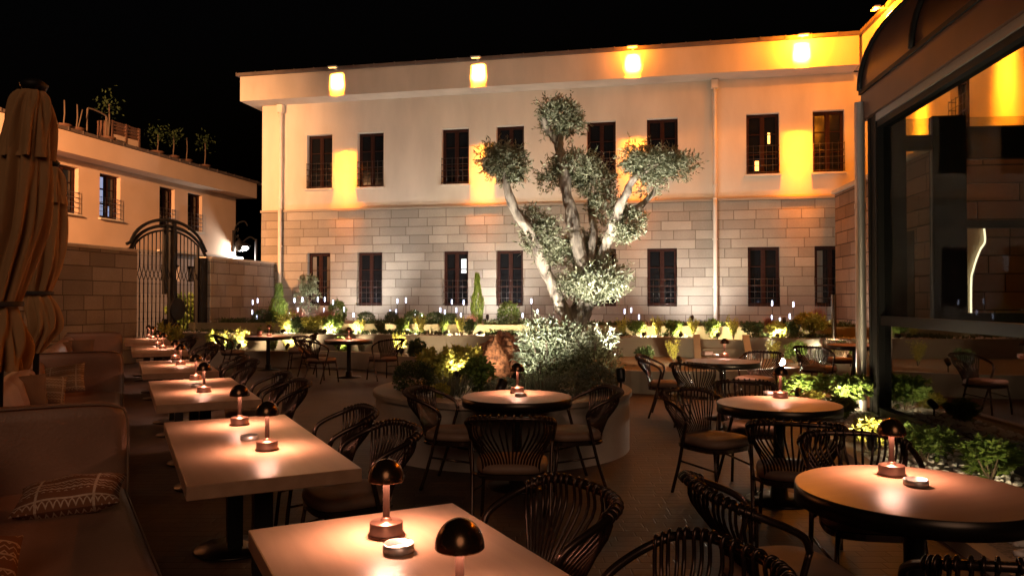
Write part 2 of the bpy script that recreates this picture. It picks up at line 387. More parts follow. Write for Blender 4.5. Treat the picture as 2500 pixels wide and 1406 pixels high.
def window(parent, x0, x1, z0, z1, y, depth, grille=True, sill=True, lit=None, slab=.10):
    wd, ht = x1-x0, z1-z0; yf = y+depth-.07
    f = MB(); t = .055
    f.box(x0, x0+t, yf, yf+.06, z0, z1); f.box(x1-t, x1, yf, yf+.06, z0, z1)
    f.box(x0+t, x1-t, yf, yf+.06, z1-t, z1); f.box(x0+t, x1-t, yf, yf+.06, z0, z0+t)
    cx = (x0+x1)/2
    f.box(cx-.032, cx+.032, yf-.012, yf+.05, z0+t, z1-t)
    for sx in (0, 1):
        a, b = (x0+t, cx-.032) if sx == 0 else (cx+.032, x1-t)
        f.box(a, a+.03, yf+.006, yf+.05, z0+t, z1-t); f.box(b-.03, b, yf+.006, yf+.05, z0+t, z1-t)
        for q in (.34, .67): f.box(a+.03, b-.03, yf+.012, yf+.046, z0+ht*q-.011, z0+ht*q+.011)
        f.box(a+.03, b-.03, yf+.006, yf+.05, z1-t-.035, z1-t); f.box(a+.03, b-.03, yf+.006, yf+.05, z0+t, z0+t+.05)
    o = f.build("window", m_wood, parent)
    p = MB(); p.box(x0+.02, x1-.02, yf+.055, yf+.065, z0+.02, z1-.02); p.build("pane", m_pane, o)
    if lit == 'blue':
        p = MB()
        for q0, q1 in ((.05, .32), (.36, .65), (.69, .94)): p.box(x0+.16, cx-.12, yf+.048, yf+.0535, z0+ht*q0, z0+ht*q1)
        p.box(cx+.13, cx+.2, yf+.048, yf+.0535, z0+ht*.05, z0+ht*.3)
        p.build("lit_pane", m_bluelit, o)
    if lit == 'lantern':
        p = MB(); p.box(cx+.16, cx+.23, yf+.044, yf+.0535, z0+ht*.52, z0+ht*.70); p.box(cx-.2, cx-.09, yf+.044, yf+.0535, z0+ht*.08, z0+ht*.24)
        p.build("lantern_glow", m_candle, o)
    if lit == 'curtain':
        p = MB()
        for a_, b__ in ((x0+.1, x0+.1+wd*.17), (x1-.1-wd*.13, x1-.1)):
            n_ = 9
            vs_ = [(a_+(b__-a_)*k/(n_-1), yf+.051+.004*(k%2), zz) for zz in (z0+.12, z1-.12) for k in range(n_)]
            p.add(vs_, [(k, k+1, n_+k+1, n_+k) for k in range(n_-1)])
        p.build("curtain", m_curtain, o)
    if lit == 'white':
        p = MB(); p.box(cx+.13, cx+.3, yf+.044, yf+.0535, z0+ht*.60, z0+ht*.86); p.build("lit_pane", emit("pale_lit_pane", (.75, .8, .85), .5), o)
    if sill:
        s_ = MB(); s_.box(x0-.05, x1+.05, y-slab, y+depth-.075, z0-.055, z0-.003); s_.build("sill", m_sill, o)
    if grille:
        gr = MB(); gy = y-.05; top = z0+ht*.46
        for q in range(5):
            zz = z0+.06+q*(top-z0-.06)/4
            gr.tube([(x0+.01, y+.12, zz), (x0+.01, gy, zz), (x1-.01, gy, zz), (x1-.01, y+.12, zz)], .009, 5)
        for q in range(6):
            xx = x0+.01+(wd-.02)*q/5; gr.tube([(xx, gy, z0+.01), (xx, gy, top+.03)], .007, 5)
        gr.build("grille", m_grille, o)
    return o

# --- main building: local x along the facade, local y into it
FV = 23.0; U0 = -13.4; U1 = 5.8; ZB = 4.45; ZS = 8.03
mo = xy(U0, FV)
main = thing("building", "long two storey building with cream plaster above a coursed stone ground floor", "building", (mo[0], mo[1], 0), -TH)
up = [(747,809), (871,935), (1077,1144), (1211,1279), (1433,1504), (1580,1656), (1824,1905), (1987,2065)]
lo = [(750,806), (872,933), (1082,1143), (1212,1277), (1432,1504), (1580,1653), (1826,1904), (1989,2070)]
uph = [(FAC(a, 700, FV)[0]-U0, FAC(b, 700, FV)[0]-U0, 5.2, 6.98) for a, b in up]
loh = [(FAC(a, 700, FV)[0]-U0, FAC(b, 700, FV)[0]-U0, 1.36, 3.09) for a, b in lo]
LM = U1-U0
wall_holes(0, LM, ZB, ZS, uph, .26, .03).build("plaster_wall", m_plaster, main)
sw = wall_holes(0, LM, 0, ZB-.003, loh, .24, 0); sw.build("stone_wall", m_stone, main)
b = MB(); b.box(0.0, .002, .04, 9, 0, ZB); b.build("end_wall", m_stone, main)
b = MB(); b.box(.03, .032, .05, 9, ZB, ZS); b.build("end_wall", m_plaster, main)
b = MB(); b.box(-.02, LM-.9, -.05, .028, ZB, ZB+.07); b.build("string_course", m_cap, main)
b = MB(); b.box(-.38, LM-.72, -.70, 10, ZS, ZS+.8); b.build("fascia", m_fascia_shade, main)
b = MB(); b.box(-.47, LM-.66, -.80, 10.1, ZS+.803, ZS+.9)
for i in range(28): b.box(-.47+i*.68, -.44+i*.68, -.815, -.5, ZS+.80, ZS+.915)
b.build("roof", m_roof, main)
for i, h in enumerate(uph): window(main, *h, .03, .24, True, True, 'lantern' if i == 6 else None, .11)
for i, h in enumerate(loh): window(main, *h, 0, .22, True, False, 'white' if i == 2 else 'curtain' if i in (0, 7) else None)
for px in (687, 1746):
    u = FAC(px, 700, FV)[0]-U0
    dp = MB(); dp.tube(spline([(u, -.1, ZS-.02), (u, -.1, 7.7), (u, -.09, 6), (u, -.09, ZB+.25), (u, -.13, ZB+.02), (u, -.13, ZB-.2), (u, -.12, .9)], 4), .058, 10)
    for z in (7.6, 6.2, 4.9, 3.3, 1.9): dp.cyl((u, -.1, z), .075, 0, .05, 10)
    dp.box(u-.1, u+.1, -.18, -.02, ZS-.28, ZS-.02); dp.build("downpipe", m_pipe, main)

# --- cornice lamps (visible, amber)
AMB = (1.0, .27, .010)
def cornice_lamp(base, rot, label, e=1.0, halo=0):
    t = thing("cornice_lamp", label, "wall lamp", base, rot, "amber lamps along the roof edge")
    b = MB(); b.cbox(-.15, .15, -.30, -.14, .0, .05, .01); b.box(-.03, .03, -.14, .14, .012, .04); b.build("housing", m_alu, t)
    b = MB(); b.box(-.12, .12, -.28, -.19, -.006, -.001); b.build("lens", m_amber, t)
    light("cornice_beam", 'SPOT', (0, -.24, -.05), 700*e, (1, .25, .008), t, (0, .25, -4.2), .03, 54, .9, (.8, 1, 1))
    for ang, q in ((68, 1.4), (53, 2.2), (39, 4.0), (19, 1.5)):
        a = light("cornice_patch", 'AREA', (0, -.24, -.03), 34*q*e, (1, .36, .022) if ang > 20 else (1, .225, .006), t, (0, .10, -.03-.34/math.tan(R(ang))))
        a.data.shape = 'RECTANGLE'; a.data.size = .34; a.data.size_y = .03; a.data.spread = R(25 if ang > 20 else 21)
    if halo: light("cornice_halo", 'POINT', (0, -.24, -.1), halo*1.25, (1, .25, .008), t, None, .05)
    return t
labs = ["amber cornice lamp over the two leftmost upper windows", "amber cornice lamp above the olive tree's leftmost crown",
        "amber cornice lamp between olive tree top and downpipe", "amber cornice lamp above the two windows nearest the glass pavilion"]
for px, lb in zip((823, 1168, 1545, 1957), labs):
    u = FAC(px, 150, FV-.7)[0]; p = xy(u, FV-.80); cornice_lamp((p[0], p[1], ZS+.79), -TH, lb, .9 if px < 1900 else 1.0, {1545: 90, 1957: 430}.get(px, 0))

# --- right wing
RT = math.atan2(-.993, -.118)
wo = xy(U1, FV)
wing = thing("building_wing", "orange lit side wing running behind the glass pavilion", "building", (wo[0], wo[1], 0), RT)
wh = [(4.2, 5.1, 5.2, 6.98), (8.6, 9.5, 5.2, 6.98), (11.2, 12.1, 5.2, 6.98)]
wall_holes(0, 16, ZB, ZS, wh, .26, .03).build("plaster_wall", m_plaster, wing)
b = MB(); b.box(0, 16, 0, .3, 0, ZB-.003); b.build("stone_wall", m_stone, wing)
b = MB(); b.box(.02, 16.5, -.70, 9, ZS+.003, ZS+.803); b.build("fascia", m_fascia_shade, wing)
b = MB(); b.box(-.1, 16.6, -.80, 9.1, ZS+.806, ZS+.905); b.build("roof", m_roof, wing)
for h in wh: window(wing, *h, .03, .24)
b = MB(); b.box(.3, 7.23, -1.35, -.003, 0, 4.5); b.build("porch_wall", m_stone_porch, wing)
b = MB(); b.box(.25, 7.30, -1.43, -.004, 4.503, 4.6); b.build("porch_coping", m_sill, wing)
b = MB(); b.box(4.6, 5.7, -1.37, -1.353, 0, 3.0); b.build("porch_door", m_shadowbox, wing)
def wl(lx, ly, z):
    c, s_ = math.cos(RT), math.sin(RT); return (wo[0]+lx*c-ly*s_, wo[1]+lx*s_+ly*c, z)
for lx, lb, e in ((2.6, "amber cornice lamp on the side wing beside its roof corner", 1.2), (6.6, "amber cornice lamp on the side wing hidden by pavilion roof", 1.6), (10.6, "amber cornice lamp on the side wing over pavilion middle", 1.6)):
    cornice_lamp(wl(lx, -.80, ZS+.79), RT, lb, e, 340)

# --- left building
LU = -19.5
lo_ = xy(LU, 10.0); LR = PI/2-TH
left = thing("building", "peach plastered house with deep eaves behind the boundary wall and gate", "building", (lo_[0], lo_[1], 0), LR)
def lx(px): return LFT(px, 500, LU)[0]-10.0
LL = lx(577)
lw = [(lx(127), lx(193)), (lx(245), lx(295)), (lx(391), lx(428)), (lx(460), lx(495))]
lz = [(4.42, 5.98)]*4
lhol = [(a, c, z[0], z[1]) for (a, c), z in zip(lw, lz)]
wall_holes(0, LL, 3.45, 6.24, lhol, .24, .03).build("plaster_wall", m_plaster_left, left)
b = wall_holes(0, LL, 0, 3.447, [(lx(395), lx(440), 2.3, 2.95), (lx(460), lx(482), 2.3, 2.95)], .3, 0); b.build("stone_wall", m_stone_lilac, left)
b = MB(); b.box(lx(395), lx(440), .25, .26, 2.3, 2.95); b.box(lx(460), lx(482), .25, .26, 2.3, 2.95); b.build("cellar_window", m_pane, left)
b = MB(); b.box(LL-.03, LL-.028, .05, 9, 0, 6.24); b.build("end_wall", m_plaster_left, left)
b = MB(); b.box(-2, LL+.55, -.70, 9, 6.24, 6.92); b.build("fascia", m_plaster_left, left)
b = MB(); b.box(-2, LL+.65, -.8, 9, 6.923, 7.02)
for i in range(40): b.box(i*.62-.02, i*.62+.02, -.815, -.5, 6.92, 7.03)
b.build("roof", m_roof, left)
for i, h in enumerate(lhol): window(left, *h, .03, .22, True, True, 'blue' if i < 2 else None, .1)
b = MB(); b.box(LL-5.5, LL+.25, -.2, -.003, 3.42, 3.5); b.build("ledge", m_sill, left)
def lwp(x, y, z):
    c, s_ = math.cos(LR), math.sin(LR); return Vector((lo_[0]+x*c-y*s_, lo_[1]+x*s_+y*c, z))
# dark block behind
p = lwp(3.0, 6, 0)
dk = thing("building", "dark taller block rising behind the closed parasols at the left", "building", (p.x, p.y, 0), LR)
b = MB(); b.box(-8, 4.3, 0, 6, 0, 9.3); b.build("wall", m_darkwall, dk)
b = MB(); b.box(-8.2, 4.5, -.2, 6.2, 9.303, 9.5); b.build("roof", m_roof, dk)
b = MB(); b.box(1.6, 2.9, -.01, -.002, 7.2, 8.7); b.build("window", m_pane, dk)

# roof terrace clutter on the left building
def roofpt(px): v_, _ = LFT(px, 400, LU+.1); return lwp(v_-10.0, .35, 7.02)
p = roofpt(333); bx = thing("cabinet", "slatted wooden cabinet standing on the left roof edge", "cabinet", p, LR)
b = MB(); b.box(-.75, .75, 0, .6, 0, .08)
for x in (-.75, -.02, .68): b.box(x, x+.07, -.02, .05, .08, 1.05)
for z in (.62, .74, .86, .98): b.box(-.68, .68, -.01, .04, z, z+.05)
b.box(-.75, .75, .05, .6, .08, 1.05); b.build("slatted_frame", m_terra, bx)
b = MB(); b.box(-.66, -.04, -.008, .045, .1, .56); b.box(.06, .66, -.008, .045, .1, .56); b.build("door", m_plaster_left, bx)
rng = random.Random(5)
for px, hh, lb, kind in ((130, 1.1, "terracotta roof pot with a bare stem nearest the parasols", 0), (182, .9, "small roof pot with one bare cane left of the hoop frame", 0),
                         (213, .9, "roof pot with two thin canes beside the hoop frame", 0), (290, 1.3, "roof pot with a leafy sapling left of the cabinet", 1), (408, .8, "small dark roof bush in a pot right of the cabinet", 1),
                         (446, .95, "roof pot with a round headed sapling", 1), (478, 1.0, "roof pot with single bare cane", 0), (522, 1.1, "upright roof bush in a pot nearest the roof end", 1)):
    p = roofpt(px); t = thing("potted_plant", lb, "potted plant", p, 0, "pots along the left roof edge")
    b = MB(); b.lathe([(.0, 0), (.17, 0), (.23, .32), (.26, .33), (.26, .38), (.2, .38), (.19, .3), (0, .3)], 14); b.build("pot", m_terra, t)
    b = MB(); b.tube([(0, 0, .3), (.03, .02, .3+hh*.5), (.0, .05, .3+hh)], .025, 6)
    if px == 213: b.tube([(.05, 0, .3), (.2, .02, .3+hh*.8)], .02, 6)
    b.build("stem", m_twig, t)
    if kind:
        b = MB()
        for k in range(90):
            q = Vector((rng.gauss(0, .2), rng.gauss(0, .2), .3+hh+rng.gauss(-.05, .2))); d = Vector((rng.gauss(0, 1), rng.gauss(0, 1), rng.gauss(.3, 1))).normalized(); s_ = d.orthogonal().normalized()*.03
            b.add([q, q+d*.06+s_, q+d*.14, q+d*.06-s_], [(0, 1, 2, 3)])
        b.build("foliage", m_dark, t)
p = roofpt(255); t = MB()
t.tube(spline([(-.3, 0, 0), (-.3, 0, 1.0), (-.2, 0, 1.2), (.5, 0, 1.15), (.6, 0, .95), (.55, 0, 0)], 5), .03, 7)
t.tube([(.95, .1, 0), (.75, .1, 1.2)], .025, 6)
tag(t.build("hoop_frame", m_twig, None, p, LR), "thin metal hoop frame standing on the left roof", "frame")

# --- boundary wall and gate (local x along wall towards the facade)
BU = -12.9
bo = xy(BU, 8.0)
def bx_(px): return LFT(px, 650, BU)[0]-8.0
g0, g1 = bx_(335), bx_(515)
for (a, c, lb) in ((-6, g0, "grey stone boundary wall between the parasols and iron gate"), (g1, 14.98, "grey stone boundary wall between iron gate and main building")):
    t = thing("boundary_wall", lb, "wall", (bo[0], bo[1], 0), LR)
    b = MB(); b.box(a, c, 0, .4, 0, 2.72); b.build("masonry", m_stone_wall, t)
    b = MB(); b.box(a, c, -.03, .43, 2.723, 2.79); b.build("coping", m_sill, t)
gate = thing("iron_gate", "black arched wrought iron double gate with round lock plate", "gate", (bo[0], bo[1], 0), LR)
gm = bx_(437); gh = (g1-g0)/2
def arch(x, base=2.75, rise=.86):
    q = (x-(g0+g1)/2)/gh; return base+rise*math.sqrt(max(0, 1-q*q*.98))-.1
for (a, c, nb) in ((g0+.03, gm-.03, 10), (gm+.03, g1-.32, 7)):
    fr = MB()
    xs = [a+(c-a)*i/14 for i in range(15)]
    fr.tube([(x, .2, arch(x)-.12) for x in xs], .028, 6)
    for x in (a, c): fr.box(x-.03, x+.03, .17, .23, .08, arch(x)-.10)
    fr.box(a, c, .175, .225, .08, .14); fr.build("gate_frame", m_iron, gate)
    br = MB(); sp = (c-a)/nb
    for i in range(1, nb):
        x = a+sp*i; zt = arch(x)-.13
        br.tube([(x, .2, 2.42), (x, .2, zt)], .016, 5); br.tube([(x, .2, .75), (x, .2, 1.95)], .016, 5)
        for z in (1.62, 1.05, 2.72): br.cyl((x, .2, z), .02, 0, .05, 6)
    for i in range(nb):   # crossing curved lattice bands
        for s0, z0, z1 in ((1, 1.95, 2.42), (-1, 1.95, 2.42), (1, .14, .75), (-1, .14, .75)):
            x0 = a+sp*(i if s0 > 0 else i+1); x1 = x0+sp*s0
            br.tube(spline([(x0, .2+.01*s0, z0), (x0+.15*sp*s0, .2+.01*s0, z0+(z1-z0)*.25), (x0+.85*sp*s0, .2+.01*s0, z0+(z1-z0)*.75), (x1, .2+.01*s0, z1)], 3), .011, 5)
    br.build("gate_bars", m_iron, gate)
b = MB(); b.box(gm-.06, gm+.06, .12, .28, 0, 3.62); b.box(gm-.34, gm-.24, .14, .26, 1.7, 3.5); b.box(gm-.34, gm-.26, .15, .25, 0, 1.05); b.build("centre_post", m_iron, gate)
b = MB(); xs = [g0-.12+(g1-g0+.18)*i/24 for i in range(25)]
for off in (.0, .16):
    b.tube([(x, .2, arch(max(g0, min(g1, x)))+off) for x in xs], .045, 6)
b.build("arch_frame", m_iron, gate)
b = MB(); b.box(g1-.3, g1-.02, .1, .34, 0, 2.74); b.build("gate_post", m_iron, gate)
b = MB(); q = MB(); b.cyl((0, 0, 0), .30, 0, .05, 28); o = b.build("lock_plate", m_iron, gate, (gm+.02, .08, 1.3)); o.rotation_euler = (R(90), 0, 0)
b = MB(); b.cbox(gm-.16, gm+.16, .06, .16, .7, .93, .015); b.build("lock_box", m_iron, gate)

# street lamps: the lit one at the house corner, and an added unseen sodium one in the lane
wp = lwp(LL-.25, -.02, 0)
t = thing("wall_lantern", "scrolled black wrought iron wall bracket with dark lantern on the peach house corner", "wall lamp", (wp.x, wp.y, 0), LR)
b = MB(); b.tube(spline([(0, -.05, 3.75), (0, -.05, 4.6), (0, -.2, 5.0), (0, -.55, 5.1), (0, -.7, 4.9)], 5), .03, 6)
for k in range(3): b.tube(spline([(0, -.1, 4.1+.3*k), (0, -.25, 4.2+.3*k), (0, -.22, 4.05+.3*k), (0, -.15, 4.12+.3*k)], 4), .018, 5)
b.box(-.06, .06, -.06, .02, 3.7, 4.7); b.build("bracket", m_iron, t)
b = MB(); b.lathe([(.02, 0), (.16, .05), (.2, .4), (.05, .55), (.02, .6)], 8, (0, -.3, 3.75)); b.build("lantern", m_iron, t)
sp_ = P(593, 610, 34.5)
t = thing("street_lamp", "bright white street lamp glowing in the dark gap between the two buildings", "street lamp", (sp_.x, sp_.y, 0))
b = MB(); b.cyl((.5, .3, 0), .07, 0, sp_.z+.5, 10); b.tube(spline([(.5, .3, sp_.z+.45), (.25, .2, sp_.z+.6), (0, 0, sp_.z+.36)], 5), .04, 6); b.build("pole", m_iron, t)
b = MB(); b.lathe([(.0, .36), (.12, .34), (.34, .22), (.36, .16), (0, .17)], 18, (0, 0, sp_.z)); b.build("hood", m_iron, t)
b = MB(); b.lathe([(.0, -.04), (.12, -.03), (.21, .02), (.24, .08), (.22, .14), (0, .15)], 18, (0, 0, sp_.z)); b.build("globe", m_white, t)
light("street_glow", 'POINT', (0, 0, sp_.z-.32), 420, (1, .95, .86), t, None, .1)
# sodium lamp added out of frame to light the peach house orange
q = xy(-14.3, 9.0)
t = thing("street_lamp", "added unseen sodium lamp in the lane that lights the peach house", "street lamp", (q[0], q[1], 0), LR)
b = MB(); b.cyl((0, 0, 0), .08, 0, 7.0, 10); b.tube([(0, 0, 6.95), (0, .5, 7.2), (0, 1.1, 7.25)], .05, 8); b.build("pole", m_iron, t)
b = MB(); b.cbox(-.18, .18, .9, 1.6, 7.16, 7.3, .03); b.build("hood", m_iron, t)
b = MB(); b.box(-.14, .14, 1.0, 1.5, 7.145, 7.155); b.build("globe", m_amber, t)
light("added_sodium_light", 'SPOT', (0, 1.25, 7.05), 27000, (1, .45, .18), t, (13.0, 5.2, 4.6), .15, 84, .7)

# ------------------------------------------------------------------ foliage
def leaf(b, p, d, L, w, rng):
    s_ = d.cross(Vector((rng.gauss(0, 1), rng.gauss(0, 1), rng.gauss(0, 1))))
    s_ = s_.normalized()*w if s_.length > 1e-4 else d.orthogonal().normalized()*w
    n = d.cross(s_).normalized()*w*.35
    b.v += [tuple(p), tuple(p+d*L*.45+s_), tuple(p+d*L-n), tuple(p+d*L*.45-s_)]
    k = len(b.v)-4; b.f.append((k, k+1, k+2, k+3)); b.sm.append(False)
def rv(rng): 
    while True:
        v = Vector((rng.uniform(-1, 1), rng.uniform(-1, 1), rng.uniform(-1, 1)))
        if .02 < v.length < 1: return v
def sprigs(b, blobs, n, L, w, rng, slen=.12, nl=8, upb=.3, spread=.75, shell=.55):
    tot = sum(r.x*r.y*r.z for c, r in blobs)**1
    for c, r in blobs:
        k = max(3, int(n*(r.x*r.y*r.z)/tot))
        for _ in range(k):
            u = rv(rng); m = u.length; u2 = u*(max(m, shell*rng.uniform(.7, 1.1))/m)
            p = Vector((c.x+u2.x*r.x, c.y+u2.y*r.y, c.z+u2.z*r.z))
            d = (Vector((u2.x, u2.y, u2.z)).normalized()*.8+Vector((0, 0, upb))+rv(rng)*.7).normalized()
            for j in range(nl):
                q = p+d*slen*(j/nl)
                ld = (d*(1-spread*.5)+rv(rng).normalized()*spread).normalized()
                leaf(b, q, ld, L*rng.uniform(.7, 1.2), w*rng.uniform(.8, 1.15), rng)
    return b
V = Vector
from mathutils import noise as mnoise
# --- olive tree
oc = P(1412, 800, 8.7)
OB = V((oc.x, 8.7, .55))
tree = thing("olive_tree", "pruned multi limbed olive tree with cloud shaped crowns in the round planter", "tree", OB)
def tp(px, py, d): return P(px, py, d)-OB
limbs = [
  ([(1398,880,8.7), (1402,800,8.7), (1425,740,8.68), (1445,700,8.66)], [.16, .14, .125, .10]),
  ([(1408,815,8.7), (1380,765,8.62), (1350,705,8.5), (1322,635,8.4), (1298,575,8.32), (1262,520,8.25), (1240,470,8.2), (1232,425,8.2), (1228,395,8.2)], [.12, .075, .068, .062, .056, .05, .046, .04, .02]),
  ([(1440,720,8.68), (1425,660,8.6), (1408,590,8.6), (1395,520,8.62), (1382,460,8.7), (1372,400,8.8), (1366,350,9.0), (1370,320,9.0)], [.11, .085, .078, .07, .062, .055, .06, .03]),
  ([(1366,352,9.0), (1345,330,8.98), (1330,300,8.95), (1326,290,8.95)], [.05, .042, .036, .034]),
  ([(1445,705,8.66), (1462,650,8.6), (1482,590,8.5), (1505,530,8.42), (1525,475,8.38), (1545,440,8.36), (1575,415,8.34), (1610,400,8.34)], [.085, .062, .056, .052, .046, .042, .034, .02]),
  ([(1500,545,8.45), (1535,520,8.5), (1562,505,8.52), (1590,478,8.52), (1602,455,8.52)], [.04, .036, .036, .032, .02]),
  ([(1432,690,8.72), (1446,600,8.62), (1450,555,8.7), (1442,510,9.0), (1440,480,9.0)], [.06, .046, .042, .036, .02]),
]
for pts, rr in limbs:
    path = spline([tp(*p) for p in pts], 6); m = len(path); rs = []
    rg = random.Random(len(pts)*7+3)
    for i in range(m):
        t_ = i/(m-1)*(len(rr)-1); k = min(int(t_), len(rr)-2); rs.append((rr[k]+(rr[k+1]-rr[k])*(t_-k))*(1+rg.uniform(-.07, .07)))
    b = MB(); b.tube(path, rs, 14)
    b.v = [tuple(V(q_)+mnoise.noise_vector(V(q_)*7)*.026*min(1, rs[0]/.09)+mnoise.noise_vector(V(q_)*23)*.007) for q_ in b.v]
    b.build("trunk" if rr[0] > .15 else "limb", m_bark, tree)
def blob(px, py, d, wpx, hpx, dep=None):
    s_ = d/F; return (tp(px, py, d), V((wpx*s_/2, (dep or wpx*.8)*s_/2, hpx*s_/2)))
crowns = [
  [blob(1232,400,8.2,100,78), blob(1195,385,8.2,55,50), blob(1262,412,8.15,50,60)],
  [blob(1368,290,9.0,92,80), blob(1345,272,9.0,50,55), blob(1395,308,8.95,50,48)],
  [blob(1405,415,8.95,120,80), blob(1455,450,8.9,90,86), blob(1355,440,8.9,80,50), blob(1480,505,8.8,80,70)],
  [blob(1590,402,8.4,130,66), blob(1650,405,8.4,100,54), blob(1545,395,8.35,60,62), blob(1585,450,8.45,56,50)],
  [blob(1322,575,8.4,75,90), blob(1300,540,8.4,50,60), blob(1345,610,8.4,60,50)],
  [blob(1425,605,8.85,96,66), blob(1445,632,8.8,70,52), blob(1380,630,8.75,56,46)],
  [blob(1535,545,8.5,75,56), blob(1520,570,8.45,50,46)],
  [blob(1448,700,8.45,150,66), blob(1500,690,8.5,70,60), blob(1395,690,8.45,60,40), blob(1475,660,8.5,70,40)],
]
rng = random.Random(11)
for i, bl in enumerate(crowns):
    b = MB(); tot = sum(r.x*r.z for _, r in bl); bl2 = [(c_, r_*.9) for c_, r_ in bl]; sprigs(b, bl2, int(5200*tot)+50, .052, .0082, rng, .11, 9, .3, .8, .5)
    sprigs(b, [(c_, r_*1.02) for c_, r_ in bl], int(380*tot)+8, .052, .0078, rng, .17, 10, .5, .7, .95)
    b.build("crown", m_olive, tree)

# --- round planter
PC = V((-.10, 8.15, 0)); PR = 1.36; PH = .617
pl = thing("round_planter", "large round rendered planter holding the olive tree", "planter", PC)
b = MB(); b.lathe([(PR-.015, 0), (PR-.015, PH-.06)], 72); b.build("drum", m_conc, pl)
b = MB(); b.lathe([(PR-.02, PH-.06), (PR+.01, PH-.055), (PR+.012, PH-.01), (PR, PH), (PR-.27, PH), (PR-.275, PH-.12)], 72, smooth=False); b.build("rim", m_cap, pl)
b = MB(); b.cyl((PC.x, PC.y, 0), PR-.273, PH-.14, PH-.045, 48); struct(b.build("soil", m_soil), "stuff")
def pebbles(name, spots, n, rad, rng, m=m_pebble):
    b = MB()
    ico = [(0,0,1), (.89,0,.45), (.28,.85,.45), (-.72,.53,.45), (-.72,-.53,.45), (.28,-.85,.45), (.72,.53,-.45), (-.28,.85,-.45), (-.89,0,-.45), (-.28,-.85,-.45), (.72,-.53,-.45), (0,0,-1)]
    fi = [(0,1,2),(0,2,3),(0,3,4),(0,4,5),(0,5,1),(1,6,2),(2,7,3),(3,8,4),(4,9,5),(5,10,1),(2,6,7),(3,7,8),(4,8,9),(5,9,10),(1,10,6),(11,7,6),(11,8,7),(11,9,8),(11,10,9),(11,6,10)]
    for k in range(n):
        c = spots(rng); r = rad*rng.uniform(.55, 1.3); a = rng.uniform(0, 6.28); sx, sy, sz = rng.uniform(.8, 1.3), rng.uniform(.7, 1), rng.uniform(.5, .75)
        vs = []
        for x, y, z in ico:
            x, y, z = x*sx*r*rng.uniform(.9, 1.1), y*sy*r*rng.uniform(.9, 1.1), z*sz*r
            vs.append((c[0]+x*math.cos(a)-y*math.sin(a), c[1]+x*math.sin(a)+y*math.cos(a), c[2]+z+r*.3))
        b.add(vs, fi, True)
    return struct(b.build(name, m), "stuff")
def in_planter(rng):
    a = rng.uniform(0, 2*PI); r = (PR-.32)*math.sqrt(rng.uniform(0, 1)); return (PC.x+r*math.cos(a), PC.y+r*math.sin(a), PH-.045)
pebbles("pebbles", in_planter, 900, .032, random.Random(2))
# boulders
def boulder(label, c, sx, sy, sz, seed, lean=0.):
    rg = random.Random(seed); b = MB(); ph = [rg.uniform(0, 6) for _ in range(9)]
    def fn(u, v):
        a = 2*PI*u; e = PI*(v-.5); d = 1+.12*math.sin(3*a+ph[0])*math.cos(2*e+ph[1])+.09*math.sin(5*a+ph[2]+3*e)+.06*math.sin(9*a+ph[3])*math.sin(7*e+ph[4])+.035*math.sin(17*a+ph[5]+11*e)+.03*math.sin(23*e+13*a+ph[6])
        x, y, z = math.cos(e)*math.cos(a)*sx*d, math.cos(e)*math.sin(a)*sy*d, math.sin(e)*sz*d
        return (x+lean*(z+sz), y, z+sz*.9)
    b.grid(48, 28, fn, True, True)
    return tag(b.build("boulder", m_rock, None, c), label, "rock")
q = P(1222, 900, 8.75); boulder("tall rust red porous boulder beside the olive bush", (q.x-.06, 8.75, PH-.06), .25, .22, .30, 3, .12)
q = P(1285, 900, 8.55); boulder("smaller rust brown boulder leaning right of the tall red one", (q.x, 8.55, PH-.06), .19, .16, .20, 8, -.05)

